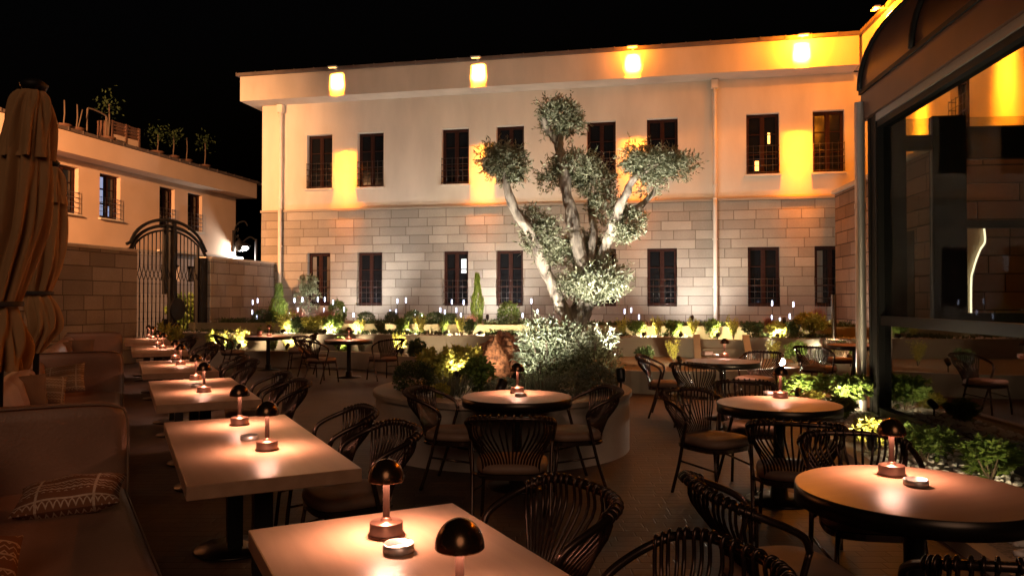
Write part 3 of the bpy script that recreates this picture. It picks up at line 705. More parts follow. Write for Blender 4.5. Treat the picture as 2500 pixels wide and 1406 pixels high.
# --- generic shrubs: prototypes are meshes of unit size (height about 1), placed with scale
def shrub_mesh(kind, seed):
    rg = random.Random(seed); b = MB()
    if kind == 'ball': sprigs(b, [(V((0,0,.5)), V((.5,.5,.5)))], 420, .09, .02, rg, .1, 7, .3, .7, .8)
    elif kind == 'cone':
        for k in range(620):
            z = rg.random()**1.25; rr = .27*(1-z)**.75*(.75+.25*math.sin(9*z+seed))+.015; a = rg.uniform(0, 6.28); q = rr*math.sqrt(rg.uniform(.35, 1))
            p = V((q*math.cos(a), q*math.sin(a), z*.95)); d = V((math.cos(a)*.35, math.sin(a)*.35, 1)).normalized()
            for j in range(6): leaf(b, p+d*.02*j, (d+rv(rg)*.35).normalized(), .075, .009, rg)
    elif kind == 'leafy':
        bl = [(V((rg.uniform(-.25, .25), rg.uniform(-.25, .25), rg.uniform(.35, .7))), V((.3,.3,.28))) for _ in range(6)]
        sprigs(b, bl, 150, .15, .035, rg, .10, 9, .5, .85, .6)
    elif kind == 'loose':
        for k in range(34):
            a = rg.uniform(0, 6.28); s_ = rg.uniform(.15, .55); d = V((math.cos(a)*s_, math.sin(a)*s_, 1)).normalized(); L = rg.uniform(.55, 1.0)
            for j in range(16):
                t_ = .25+.75*j/16; leaf(b, d*L*t_+V((0,0,0)), (d*.6+rv(rg).normalized()*.75).normalized(), .12, .024, rg)
    elif kind == 'spiky':
        for k in range(260):
            a = rg.uniform(0, 6.28); s_ = rg.uniform(.05, .7); d = V((math.cos(a)*s_, math.sin(a)*s_, 1)).normalized(); p = V((rg.gauss(0, .16), rg.gauss(0, .16), 0))
            leaf(b, p+d*rg.uniform(0, .3), d, rg.uniform(.45, .8), .012, rg)
    elif kind == 'cloudtree':
        bl = [(V((0,0,.80)), V((.19,.19,.17))), (V((-.13,.02,.55)), V((.12,.12,.09))), (V((.12,-.02,.52)), V((.15,.12,.10))), (V((.0,.05,.66)), V((.14,.14,.08))), (V((-.08,0,.30)), V((.12,.1,.07))), (V((.1,0,.25)), V((.09,.1,.05)))]
        sprigs(b, bl, 300, .05, .009, rg, .06, 8, .3, .85)
    me = b.mesh(kind); return me
def stem_mesh(kind, seed):
    rg = random.Random(seed); b = MB()
    if kind == 'cloudtree':
        b.tube(spline([(0,0,0), (.02,0,.2), (-.02,.01,.4), (.01,0,.6), (0,0,.8)], 4), .018, 6)
        for x, z in ((-.13,.55), (.12,.52), (-.08,.3), (.1,.25)): b.tube([(0, 0, z-.14), (x*.6, 0, z-.06), (x, 0, z)], .010, 5)
    else:
        for k in range(6):
            a = rg.uniform(0, 6.28); s_ = rg.uniform(.05, .3); b.tube([(0,0,-.05), (math.cos(a)*s_*.5, math.sin(a)*s_*.5, .25), (math.cos(a)*s_, math.sin(a)*s_, .6)], [.016, .012, .006], 5)
    return b.mesh(kind+"_stem")
SM = {}
for kd in ('ball', 'cone', 'leafy', 'loose', 'spiky', 'cloudtree'):
    for vv in range(1 if kd in ('cloudtree',) else 3): SM[(kd, vv)] = (shrub_mesh(kd, 31+vv*7+len(kd)), stem_mesh(kd, 5+vv))
SC = {}
cnt = [0]
def shrub(label, kind, c, wd, ht, m, name="shrub", cat="shrub", group=None, stems=True):
    cnt[0] += 1; vv = cnt[0] % 3 if kind not in ('cloudtree',) else 0
    t = thing(name, label, cat, c, cnt[0]*1.7, group)
    key = (kind, vv, m.name)
    if key not in SC:
        a = SM[(kind, vv)][0].copy(); a.materials.clear(); a.materials.append(m); s_ = SM[(kind, vv)][1].copy(); s_.materials.append(m_twig); SC[key] = (a, s_)
    base = {'ball': 1.05, 'cone': .56, 'leafy': 1.05, 'loose': 1.0, 'spiky': .9, 'cloudtree': .55}[kind]
    o = link("foliage", SC[key][0], t); o.scale = (wd/base, wd/base, ht)
    if stems and kind not in ('ball',): q = link("stem", SC[key][1], t); q.scale = o.scale
    return t

# garden spotlights
WARM = (1.0, .80, .48); NEUT = (1.0, .95, .89)
spot_h = MB(); spot_h.lathe([(0, -.05), (.035, -.05), (.045, -.02), (.045, .06), (.05, .08), (.042, .08), (.04, .06), (0, .06)], 14); spot_h = spot_h.mesh("housing"); spot_h.materials.append(m_black)
spot_l = MB(); spot_l.lathe([(.0, .064), (.038, .064)], 14); spot_l = spot_l.mesh("lens"); spot_l.materials.append(m_uplens)
spot_s = MB(); spot_s.cyl((0, 0, 0), .012, -.16, -.04, 6); spot_s = spot_s.mesh("spike"); spot_s.materials.append(m_black)
def uplight(label, c, target, e, col=WARM, angle=95, blend=.7, lens=True, hh=.16):
    c = V(c); t = thing("garden_spotlight", label, "spotlight", c, 0, "garden spotlights in the beds")
    d = (V(target)-c).normalized(); q = d.to_track_quat('Z', 'Y').to_euler()
    h = link("housing", spot_h, t, (0, 0, hh)); h.rotation_euler = q
    if lens: l = link("lens", spot_l, h)
    link("spike", spot_s, t, (0, 0, hh))
    light("garden_beam", 'SPOT', V((0, 0, hh))+d*.10, e, col, t, V((0, 0, hh))+d*2, .03, angle, blend)
    return t

# ------------------------------------------------------------------ terraced beds along the facade (local frame of the facade)
def fb(u, v, z): x, y = xy(u, v); return V((x, y, z))
def bedbox(b, u0, u1, v0, v1, z0, z1):
    pts = [xy(u0, v0), xy(u1, v0), xy(u1, v1), xy(u0, v1)]; b.prism(pts, z0, z1)
VB, VC = 17.0, 18.4          # front faces of the middle and the upper bed walls
ZBED = (.30, .70, .90)
uS0, uS1 = FAC(1695, 840, VB)[0], FAC(1826, 840, VB)[0]     # the steps
UL, UR = BU+.02, 4.3
b = MB(); bedbox(b, UL, uS0, VB, VB+.18, 0, .72); tag(b.build("garden_wall", m_bedwall), "long low brown garden wall edging the middle bed behind the olive planter", "wall")
b = MB(); bedbox(b, uS1, UR, VB, VB+.18, 0, .74); tag(b.build("garden_wall", m_polish), "glossy polished stone garden wall reflecting lights right of the steps", "wall")
b = MB(); bedbox(b, UL, UR, VC, VC+.16, 0, .93); tag(b.build("garden_wall", mat("olive_render", (.25, .205, .115), .7, bump=.1, var=.15)), "upper cream garden wall directly below the facade planting", "wall")
st = thing("garden_steps", "short dark stone steps cut between the brown and polished garden walls", "steps", fb((uS0+uS1)/2, VB, 0), -TH)
hw = (uS1-uS0)/2
b = MB()
for k in range(4): b.box(-hw+.12, hw-.12, -.9+.3*k, -.6+.3*k, 0, .17*(k+1))
b.build("treads", m_bedwall, st)
for s_ in (-1, 1):
    x0, x1 = (-hw-.02, -hw+.118) if s_ < 0 else (hw-.118, hw+.02)
    b = MB(); b.add([(x, y, z) for x in (x0, x1) for (y, z) in ((-1.15, 0), (-1.15, .22), (-.003, .80), (-.003, 0))], [(0,1,2,3), (7,6,5,4), (0,4,5,1), (1,5,6,2), (2,6,7,3)]); b.build("cheek_wall", m_cap, st)
# lower bed with curved kerb
kerb = [W(505, 857, .37), W(640, 857, .37), W(760, 857, .37), W(850, 859, .37), W(940, 866, .37), W(1030, 874, .37), W(1200, 885, .37), W(1400, 896, .37), W(1540, 905, .37), W(1640, 907, .37), W(1780, 905, .37), W(1900, 900, .37), W(2040, 893, .37)]
kp = spline(kerb, 4)
b = MB(); n = len(kp); vs = []
for i, p in enumerate(kp):
    t_ = (kp[min(i+1, n-1)]-kp[max(i-1, 0)]).normalized(); nn = V((-t_.y, t_.x, 0))
    for (o_, z) in ((0, 0), (0, .37), (.22, .37), (.22, .2)): q = p+nn*o_; vs.append((q.x, q.y, z))
b.add(vs, [(i*4+k, (i+1)*4+k, (i+1)*4+k+1, i*4+k+1) for i in range(n-1) for k in range(3)])
tag(b.build("garden_kerb", m_cap), "low curved kerb wall in front of the lowest planting bed", "wall")
b = MB(); vs = []
far = [V((*xy(min(UR, uv(p.x, p.y)[0]), VB-.01), .30)) for p in kp]
for p, f_ in zip(kp, far): vs += [(p.x, p.y+.1, .30), (f_.x, f_.y, .30)]
b.add(vs, [(2*i, 2*i+2, 2*i+3, 2*i+1) for i in range(n-1)])
bedbox(b, UL, uS0, VB+.185, VC-.005, .5, .68); bedbox(b, uS1, UR, VB+.185, VC-.005, .5, .70); bedbox(b, UL, U1+2, VC+.165, FV-.01, .5, .885)
struct(b.build("gravel", m_soil), "stuff")
def in_mid(rng):
    while True:
        u = rng.uniform(UL, UR)
        if not (uS0-.1 < u < uS1+.1): break
    p = fb(u, rng.uniform(VB+.22, VC-.05), .69); return p
pebbles("pebbles", in_mid, 900, .035, random.Random(4))

def gb(px, v, z):       # a spot on a bed by picture column
    k = FAC(px, 800, v)[0]; return fb(k, v, z)
# upper bed plants
shrub("cone shaped bright green conifer in front of the left downpipe", 'cone', gb(680, 19.3, .88), .62, 1.05, m_thuja, "conifer", "conifer")
shrub("silver grey cloud pruned little tree before the leftmost lower window", 'cloudtree', gb(752, 20.0, .88), .75, 1.42, m_silver, "small_tree", "tree")
shrub("clipped dark green ball bush right of the silver little tree", 'ball', gb(823, 19.6, .85), .52, .66, m_green, "ball_bush", "bush")
shrub("slender glowing yellow green conifer between the middle lower windows", 'cone', gb(1165, 19.3, .88), .44, 1.28, m_thuja, "conifer", "conifer")
shrub("clipped ball bush left of the olive tree under a lower window", 'ball', gb(1243, 19.5, .85), .60, .62, m_green, "ball_bush", "bush")
for px, wd, ht, lb in ((893, .48, .34, "low dark bush below the second lower window"), (957, .36, .36, "low dark bush left of the two tallest stake lights"), (1010, .5, .38, "low round dark bush right of the two tallest stake lights"),
                       (1062, .5, .34, "wide low dark bush below the third lower window"), (1098, .4, .32, "low dark bush just left of the slender conifer"), (640, .5, .4, "low dark bush left of the cone conifer by the wall")):
    shrub(lb, 'ball', gb(px, 19.0, .88), wd, ht, m_dark, "bush", "bush")
shrub("red twigged grass clump left of the silver little tree", 'spiky', gb(722, 18.9, .88), .5, .55, m_red, "grass_clump", "grass")
shrub("pale red grass clump right of the silver little tree", 'spiky', gb(795, 18.9, .88), .5, .5, m_red, "grass_clump", "grass")
shrub("thin purple leaved sprays beside the steel post at the bed end", 'spiky', gb(2000, 18.9, .9), .3, .6, m_red, "grass_clump", "grass")
for px, lb in ((1150, "dry brown grass tuft beside the slender conifer's foot"), (1878, "dry reddish tuft among the right stake lights")):
    shrub(lb, 'spiky', gb(px, 18.85, .88), .26, .34, m_red, "grass_clump", "grass")
# middle bed plants
mids = [(930, .34, .34, m_dark, 'loose', "small dark bush on the middle bed below the second lower window"), (1028, .36, .44, m_yellow, 'loose', "olive yellow bush on the middle bed at its left lit stretch"),
        (985, .3, .34, m_green, 'leafy', "bright green bush in front of the leftmost middle bed glow"), (1082, .28, .36, m_green, 'loose', "slim green bush beside the glow under third window"),
        (1126, .30, .44, m_yellow, 'loose', "olive bush on the middle bed left of the slender conifer"), (1150, .25, .34, m_dark, 'leafy', "dark green bush just before the slender conifer"),
        (1520, .3, .42, m_yellow, 'loose', "yellowish bush right of the olive trunk on the middle bed"), (1556, .30, .32, m_green, 'leafy', "green bush lit from its right under the short stake lights"),
        (1605, .34, .44, m_yellow, 'loose', "olive yellow bush under the sixth lower window's left side"), (1645, .28, .32, m_green, 'leafy', "low green bush under the sixth lower window's right side"),
        (1690, .30, .42, m_yellow, 'loose', "olive bush left of the right downpipe foot"), (1736, .28, .36, m_green, 'leafy', "bright green bush at the right downpipe foot"),
        (1790, .34, .44, m_yellow, 'loose', "olive bush right of the right downpipe"), (1838, .36, .32, m_dark, 'leafy', "dark spreading bush left of the brightest right glow"),
        (1893, .34, .34, m_yellow, 'leafy', "golden bush on the brightest glow of the right bed"), (1940, .28, .34, m_dark, 'leafy', "small dark bush right of the brightest right glow"),
        (1978, .55, .48, m_yellow, 'leafy', "broad golden bush near the steel post"),
        (880, .32, .36, m_yellow, 'loose', "golden bush behind the round table with the lamp glow"), (812, .36, .40, m_green, 'leafy', "green bush on the middle bed below the ball bush"),
        (762, .44, .38, m_yellow, 'leafy', "golden bush on the middle bed left of the white glow"), (735, .44, .36, m_dark, 'leafy', "dark bush behind the far round table's right side"),
        (697, .50, .52, m_yellow, 'loose', "bright yellow feathery bush at the cone conifer's foot"), (660, .3, .28, m_yellow, 'loose', "tiny lit golden bush behind the far round table")]
for px, wd, ht, m, kd, lb in mids: shrub(lb, kd, gb(px, 17.8, .69), wd*1.35, ht*1.2, m, "bush", "bush")
# low ground cover along the front edge of the upper bed and between the middle bed shrubs
rg = random.Random(77); b = MB()
for k in range(420):
    u = rg.uniform(UL+.3, UR-.2); hi = rg.random() < .72
    if not hi and uS0-.3 < u < uS1+.3: continue
    dens = mnoise.noise((u*.9, 3 if hi else 9, 0))
    if dens < -.12: continue
    c = fb(u, rg.uniform(VC+.2, VC+.75) if hi else rg.uniform(VB+.35, VC-.1), .88 if hi else .69); hh = rg.uniform(.08, .2)*(1 if hi else .6)
    for j in range(14):
        p = c+V((rg.gauss(0, .12), rg.gauss(0, .08), 0)); d = (V((0, 0, 1))+rv(rg)*.9).normalized()
        for q in range(4): leaf(b, p+d*hh*q/4, (d+rv(rg)*.8).normalized(), .07, .014, rg)
struct(b.build("ground_cover", m_dark), "stuff")
# lower bed plants
lows = [(520, 858, .5, .62, m_yellow, 'leafy', "golden bush at the gate post's foot"), (560, 848, .55, .65, m_yellow, 'loose', "pale golden bush against the boundary wall right of the gate"), (590, 838, .6, .75, m_yellow, 'loose', "tall lit golden bush left of the far round table"),
        (562, 865, .4, .4, m_dark, 'leafy', "dark bush in the lowest bed left of the far round table"), (668, 868, .5, .55, m_green, 'loose', "green bush under the far round table's right side"), (706, 862, .55, .5, m_yellow, 'loose', "white lit feathery bush between the two far round tables"),
        (832, 868, .5, .5, m_green, 'leafy', "bright green bush glowing under the near side of the lamp lit far table"), (884, 880, .42, .42, m_lav, 'loose', "pale stemmed small bush right of the far table's column"), (975, 872, .55, .72, m_yellow, 'loose', "tall golden bush glowing behind the chair at the far table"),
        (1020, 878, .6, .5, m_dark, 'leafy', "dark strappy bush left of the round planter"), (1575, 893, .42, .42, m_dark, 'leafy', "dark bush in the lower bed right of the round planter"), (1648, 888, .5, .62, m_yellow, 'loose', "golden glowing bush behind a chair right of the planter"),
        (1893, 884, .5, .6, m_yellow, 'loose', "golden bush just left of the bright floodlight"), (1944, 888, .5, .5, m_green, 'leafy', "green bush between floodlight and the leaning chair"), (2022, 878, .5, .5, m_dark, 'loose', "dark reddish bush right of the leaning chair"),
        (2066, 882, .55, .5, m_green, 'leafy', "bright green bush under the table beside the pavilion corner")]
def lowpos(px, py, off):
    if px > 1300: q = W(px, py, .30); q.y += off-.45; return q
    pr = sorted((1250+F*p.x/p.y, p.y) for p in kp); dk = pr[0][1]
    for (a, da), (b_, db) in zip(pr, pr[1:]):
        if a <= px <= b_: dk = da+(db-da)*(px-a)/(b_-a)
    d = dk+off; return V(((px-1250)/F*d, d, .30))
for px, py, wd, ht, m, kd, lb in lows:
    q = lowpos(px, py, .55); shrub(lb, kd, q, wd*.85, ht*.85, m, "bush", "bush")
# plants by the gate
q = xy(BU+.7, 16.6); shrub("golden bush behind the last long table before the gate", 'leafy', (q[0], q[1], 0), .7, .95, m_yellow, "bush", "bush")
q = LFT(462, 740, -16.0); p = xy(-16.0, q[0]); shrub("leafy green bush seen through the gate in the lane", 'leafy', (p[0], p[1], 0), 1.3, 1.75, m_green, "bush", "bush")
# planter plants
def pp(px, py, d): q = P(px, py, d); return V((q.x, d, PH-.05))
def suckers(label, px, py, d, bl, n, m, seed):
    c = pp(px, py, d); t = thing("bush", label, "bush", c); rg = random.Random(seed)
    b = MB(); sprigs(b, [(V(a), V(r)) for a, r in bl], n, .055, .008, rg, .15, 10, .7, .7, .5); b.build("foliage", m, t)
    b = MB()
    for k in range(12):
        a = rg.uniform(0, 6.28); s_ = rg.uniform(.1, .3); b.tube([(math.cos(a)*.06, math.sin(a)*.06, -.05), (math.cos(a)*s_*.6, math.sin(a)*s_*.6, .3), (math.cos(a)*s_, math.sin(a)*s_, .55)], [.01, .008, .004], 5)
    b.build("stem", m_twig, t)
suckers("silver olive sucker bush left of the trunk, brightly lit", 1338, 900, 8.2, [((0,0,.34), (.27,.24,.30)), ((-.08,0,.56), (.17,.16,.20)), ((.14,0,.52), (.17,.16,.20)), ((-.14,-.05,.2), (.18,.18,.18))], 560, m_silver, 4)
suckers("darker olive sucker bush right of the trunk", 1440, 900, 8.05, [((0,0,.28), (.25,.22,.26)), ((.08,0,.46), (.17,.16,.16)), ((-.1,-.05,.42), (.16,.16,.18))], 460, m_olive, 5)
shrub("dark rounded bush on the planter's left edge", 'ball', pp(1012, 940, 7.85), .42, .34, m_dark, "bush", "bush")
shrub("golden leafy bush left of centre in the round planter", 'leafy', pp(1075, 920, 8.25), .50, .44, m_yellow, "bush", "bush")
shrub("glowing golden bush left of the red boulder", 'leafy', pp(1138, 920, 8.5), .44, .48, m_yellow, "bush", "bush")
shrub("olive green leafy bush in front of the red boulder", 'leafy', pp(1160, 930, 7.9), .40, .40, m_green, "bush", "bush")
shrub("spiky dark bush at the planter front left of the table", 'spiky', pp(1105, 940, 7.55), .34, .30, m_lav, "bush", "bush")
shrub("low grey herb mound behind the table lamp", 'ball', pp(1235, 940, 7.55), .40, .20, m_lav, "herb", "herb")
shrub("lavender spikes right of the table lamp", 'spiky', pp(1318, 940, 7.6), .44, .30, m_lav, "lavender", "lavender")
shrub("dark lavender mound on the planter's front right", 'ball', pp(1385, 940, 7.5), .42, .22, m_lav, "lavender", "lavender")
shrub("dark lavender mound on the planter's right edge", 'ball', pp(1455, 940, 7.75), .42, .30, m_lav, "lavender", "lavender")
shrub("small golden herb at the planter front rim", 'leafy', pp(1082, 940, 7.35), .2, .18, m_yellow, "herb", "herb")

# ------------------------------------------------------------------ garden lights
def flood(label, px, v, z, e, tz, col=NEUT, ang=140, tpx=None):
    c = gb(px, v, z); u = FAC(tpx or px, 700, FV)[0]; uplight(label, c, fb(u, FV, tz), e*(.9 if v < 20 else 2.3), col, ang, .8)
flood("flood spotlight hidden behind the silver little tree", 735, 18.95, .9, 300, 3.4)
flood("flood spotlight below the second lower window", 880, 21.4, .88, 150, 2.6, NEUT, 125)
flood("flood spotlight right of the two tallest stake lights", 1035, 18.95, .9, 240, 3.8)
flood("flood spotlight behind the slender conifer", 1190, 21.4, .88, 170, 2.6, NEUT, 125)
flood("flood spotlight behind the olive trunk", 1345, 18.95, .9, 260, 3.8)
flood("flood spotlight below the sixth lower window", 1690, 21.4, .88, 150, 2.4, NEUT, 125)
flood("flood spotlight at the right bed between stake lights", 1915, 18.95, .9, 55, 3.6)
flood("flood spotlight at the bed end beside the steel post", 2012, 18.9, .92, 110, 1.6)
def washer(label, px, e=60, v=17.42, z=.70):
    c = gb(px, v, z); u = FAC(px, 800, v)[0]; uplight(label, c, fb(u+.1, VC, .80), e*6.5, WARM, 100, .7, True, .07)
for px, lb, e in ((690, "low spotlight glowing beside the yellow feathery bush", 26), (790, "low spotlight making the white glow below the ball bush", 46), (858, "low spotlight making the white glow behind the far table lamp", 46),
               (992, "low spotlight at the left lit stretch of the middle bed", 22), (1088, "low spotlight under the third lower window", 22), (1170, "low spotlight below the slender conifer", 26), (1262, "low spotlight behind the red boulder", 22),
               (1572, "low spotlight beside the short stake lights", 26), (1662, "low spotlight below the sixth lower window", 26), (1752, "low spotlight at the right downpipe foot", 30), (1898, "low spotlight making the brightest right glow", 60)):
    washer(lb, px, e)
def lowspot(label, px, py, dx, e, z=.30):
    c = lowpos(px, py, .2); c.x -= dx*.25; uplight(label, c, c+V((dx, 1.0, .55)), e*7, WARM, 110, .6)
for px, py, dx, lb, e in ((528, 862, .1, "low spotlight at the golden bush by the gate post", 16), (588, 852, .2, "low spotlight at the tall golden bush by the boundary wall", 22), (704, 872, .1, "low spotlight at the bush between the far round tables", 24),
                      (830, 876, .1, "low spotlight under the lamp lit far round table", 24), (983, 882, .1, "low spotlight at the golden bush behind the far chair", 26), (1652, 898, 0, "low spotlight at the golden bush right of the planter", 26), (1945, 896, .2, "low spotlight at the green bush by the leaning chair", 14),
                      (2062, 892, 0, "low spotlight by the pavilion corner", 14)): lowspot(lb, px, py, dx, e)
for px, dx, e, lb in ((1184, -.15, 34, "small spotlight making the slender conifer glow"), (700, -.3, 26, "small spotlight lighting the cone conifer"), (768, -.25, 30, "small spotlight lighting the silver little tree"), (1268, -.25, 24, "small spotlight at the clipped ball bush left of the olive")):
    c = gb(px, 18.75, .88); uplight(lb, c, c+V((dx, .55, .55)), e, NEUT, 70, .7, True, .1)
# planter lights
c = pp(1112, 930, 7.9); uplight("spotlight inside the planter at the golden bushes", c, c+V((.15, .8, .5)), 60, WARM, 110, .7)
c = pp(1222, 930, 7.1); uplight("spotlight inside the planter aimed up the olive tree", c, P(1400, 560, 8.8), 520, NEUT, 80, .8)
c = pp(1516, 930, 7.62); c.z += .05; uplight("spotlight on the planter's right edge aimed up the olive limbs", c, P(1480, 520, 8.6), 620, NEUT, 62, .8)
c = pp(1255, 930, 7.75); uplight("spotlight inside the planter at the silver bush", c, c+V((.45, .8, .75)), 12, NEUT, 90, .7)
# floodlight facing the tables
fp = W(1908, 905, .30)
fl = thing("floodlight", "dazzling white floodlight in the lower bed facing the round tables", "floodlight", (fp.x, fp.y, .30))
b = MB(); b.cbox(-.09, .09, -.01, .05, .1, .22, .012); b.box(-.02, .02, .0, .03, 0, .1); b.build("housing", m_black, fl)
b = MB(); b.add([(.062*math.cos(a*PI/10), -.014, .16+.062*math.sin(a*PI/10)) for a in range(20)], [tuple(range(20))[::-1]]); b.build("lens", emit("flood_lens", (1, .93, .8), 160), fl)
light("flood_beam", 'SPOT', (0, -.06, .16), 160, (1, .88, .68), fl, (-2.0, -3.0, .9), .04, 130, .8)

# stake lights (reed shaped)
st_c = MB(); st_c.lathe([(0, -.065), (.011, -.062), (.017, -.05), (.017, .05), (.011, .062), (0, .065)], 10); st_c = st_c.mesh("glow_tip"); st_c.materials.append(m_stake)
stakes = [(617,738), (629,734), (616,762), (627,775), (719,733), (727,757), (706,769), (711,777), (738,731), (776,731), (793,731), (813,738), (791,757), (840,755), (863,769), (970,735), (991,733), (953,762), (967,761), (1014,763),
          (1075,757), (1086,762), (1103,737), (1114,757), (1132,738), (1125,770), (1276,770), (1297,735), (1312,761), (1352,738), (1525,760), (1541,757), (1560,774), (1885,740), (1937,743), (1884,776), (1904,782), (1928,772)]
sgrp = [(690, "reed shaped stake light in the left corner before the boundary wall"), (885, "reed shaped stake light around the silver little tree"), (1060, "reed shaped stake light left of the third lower window"), (1200, "reed shaped stake light beside the slender conifer"),
        (1400, "reed shaped stake light left of the olive trunk"), (1700, "short reed shaped stake light right of the olive tree"), (2100, "blue white reed shaped stake light under the right lower windows")]
rng = random.Random(9)
for px, py in stakes:
    v_ = 19.4 if px > 690 else 18.9
    u, z = FAC(px, py, v_); c = fb(u, v_, .88); lb = [l for a, l in sgrp if px < a][0]
    t = thing("stake_light", lb, "stake light", c, 0, lb.replace("light", "lights"))
    lean = rng.uniform(-.03, .03)
    b = MB(); b.tube([(lean, 0, 0), (0, 0, z-.88-.06)], .007, 5); b.build("stalk", m_black, t)
    link("glow_tip", st_c, t, (0, 0, z-.88))
# steel post
q = gb(2036, 16.9, .74); t = thing("steel_post", "polished steel post with square foot on the bed wall end", "post", q, -TH)
b = MB(); b.cyl((0, 0, 0), .05, .015, .92, 16); b.build("shaft", m_chrome, t); b = MB(); b.box(-.1, .1, -.08, .08, 0, .014); b.build("foot_plate", m_chrome, t)

# ------------------------------------------------------------------ furniture: long tables
RD = R(27.3)     # row direction: left of straight ahead
rd = V((-math.sin(RD), math.cos(RD), 0)); rp = V((math.cos(RD), math.sin(RD), 0))
TR = PI/2+RD     # rotation putting local x along rd
def pedestal(t, x, y=0, h=.66):
    b = MB(); b.box(x-.045, x+.045, y-.045, y+.045, .02, h); b.box(x-.22, x+.22, y-.22, y+.22, h, h+.024)
    o = b.build("pedestal", m_black, t)
    b = MB(); b.lathe([(0, 0), (.235, 0), (.24, .006), (.235, .014), (.08, .022), (0, .024)], 32, (x, y, 0)); b.build("base_plate", m_band, o)
def long_table(c, L, label, w=.77):
    t = thing("dining_table", label, "table", (c.x, c.y, 0), TR, "oak tables along the banquette")
    b = MB(); b.cbox(-L/2, L/2, -w/2, w/2, .685, .75, .003); o = b.build("tabletop", m_oak, t)
    for x in ((-L*.27, L*.27) if L > 1.3 else (0,)): pedestal(t, x)
    return t
def row(nl_px, nl_py): 
    p = W(nl_px, nl_py, .75); return p
T = {}
fl_ = W(606, 1293, .75); T['1a'] = fl_+rp*.385-rd*.44; T['1b'] = T['1a']-rd*.883
for k, (x, y) in {'2': (455, 1187), '3': (381.6, 989), '4': (348.8, 913), '5': (323, 862.4), '6': (306, 837)}.items(): T[k] = W(x, y, .75)+rp*.385+rd*.96
long_table(T['1a'], .88, "square oak table with lamp and ashtray, front row")
long_table(T['1b'], .88, "square oak table pushed against another, cut by the picture's bottom edge")
for k, lb in (('2', "long oak table second in the row from the camera"), ('3', "long oak table third in the row from the camera"), ('4', "long oak table fourth in the row from the camera"), ('5', "long oak table next to last before the gate"), ('6', "long oak table last in the row beside the gate")):
    long_table(T[k], 1.92, lb)

# table lamps
def lamp_proto():
    t = thing("table_lamp", "lamp", "table lamp", (0, 0, 0), 0)
    b = MB(); b.lathe([(0, 0), (.060, 0), (.062, .004), (.061, .009), (.056, .011), (.056, .046), (.054, .049), (.020, .050), (.020, .057), (.016, .059), (.016, .063), (0, .063)], 32); b.build("base", m_lampmetal, t)
    b = MB(); b.lathe([(.0118, .06), (.0118, .235)], 16); b.build("stem", m_stem, t)
    pr = []
    for k in range(12):
        a = PI/2*k/11; pr.append((.0615*math.cos(a)+.0005, .188+.072*math.sin(a)))
    inn = [(r*.965, z-.003) for r, z in pr[::-1]]
    b = MB(); b.lathe(pr[:]+[(0, .2605)], 36); b.lathe([(0, .255)]+inn+[pr[0]], 36); b.build("shade", m_dome, t)
    b = MB(); b.lathe([(.0145, .2095), (.041, .2095)], 24); b.build("diffuser", m_led, t)
    return t
LP = lamp_proto(); used = [False]
def lamp(px, py, label, z=.75, pt=None):
    p = pt if pt is not None else W(px, py, z)
    o = LP if not used[0] else copy_tree(LP); used[0] = True
    put(o, (p.x, p.y, z+.0005), 0, label, "bronze dome table lamps")
    return o
def ash_proto():
    t = thing("ashtray", "ash", "ashtray")
    b = MB(); n = 40
    prof = [(0, 0), (.048, 0), (.05, .002), (.05, .026), (.046, .027), (.046, .008), (.018, .010)]
    def notch(a, q): return 1
    b.lathe(prof, n); b.lathe([(.018, .010), (.018, .003), (0, .003)], 20)
    b.build("bowl", m_steel, t)
    b = MB()
    for a in (.6, 2.7, 4.8):
        c, s_ = math.cos(a), math.sin(a); x, y = .048*c, .048*s_
        b.add([(x-.006*s_+.003*c, y+.006*c+.003*s_, .0275), (x+.006*s_+.003*c, y-.006*c+.003*s_, .0275), (x+.006*s_-.003*c, y-.006*c-.003*s_, .0275), (x-.006*s_-.003*c, y+.006*c-.003*s_, .0275)], [(0,1,2,3)])
    b.build("rest_notch", m_black, t)
    return t
AP = ash_proto(); uA = [False]
def ashtray(px, py, label, z=.75):
    p = W(px, py, z); o = AP if not uA[0] else copy_tree(AP); uA[0] = True
    put(o, (p.x, p.y, z+.0005), px*.7, label, "steel ashtrays on the tables")
for a in ((943,1307, "dome lamp on the square oak table behind its ashtray"), (1122,1522, "nearest dome lamp, its base below the picture's bottom edge"),
          (585,1037, "dome lamp at the far half of the second table"), (652,1098, "dome lamp right of the ashtray on the second table"),
          (478,927, "dome lamp at the far half of the third table"), (498,957, "dome lamp at the near half of the third table"), (428,876, "dome lamp at the far half of the fourth table"), (441,890.5, "dome lamp at the near half of the fourth table"),
          (385,842, "dome lamp at the far half of the fifth table"), (398,850.5, "dome lamp at the near half of the fifth table"), (363,822.5, "dome lamp at the far half of the last table by the gate"), (373.6,827, "dome lamp at the near half of the last table by the gate")): lamp(*a)
for a in ((973,1345, "steel ashtray on the square oak table"), (609,1073, "steel ashtray between the two lamps of the second table"), (481,943, "steel ashtray between the two lamps of the third table"), (430,884, "steel ashtray between the two lamps of the fourth table"), (388,846, "tiny steel ashtray between lamps of the fifth table")): ashtray(*a)

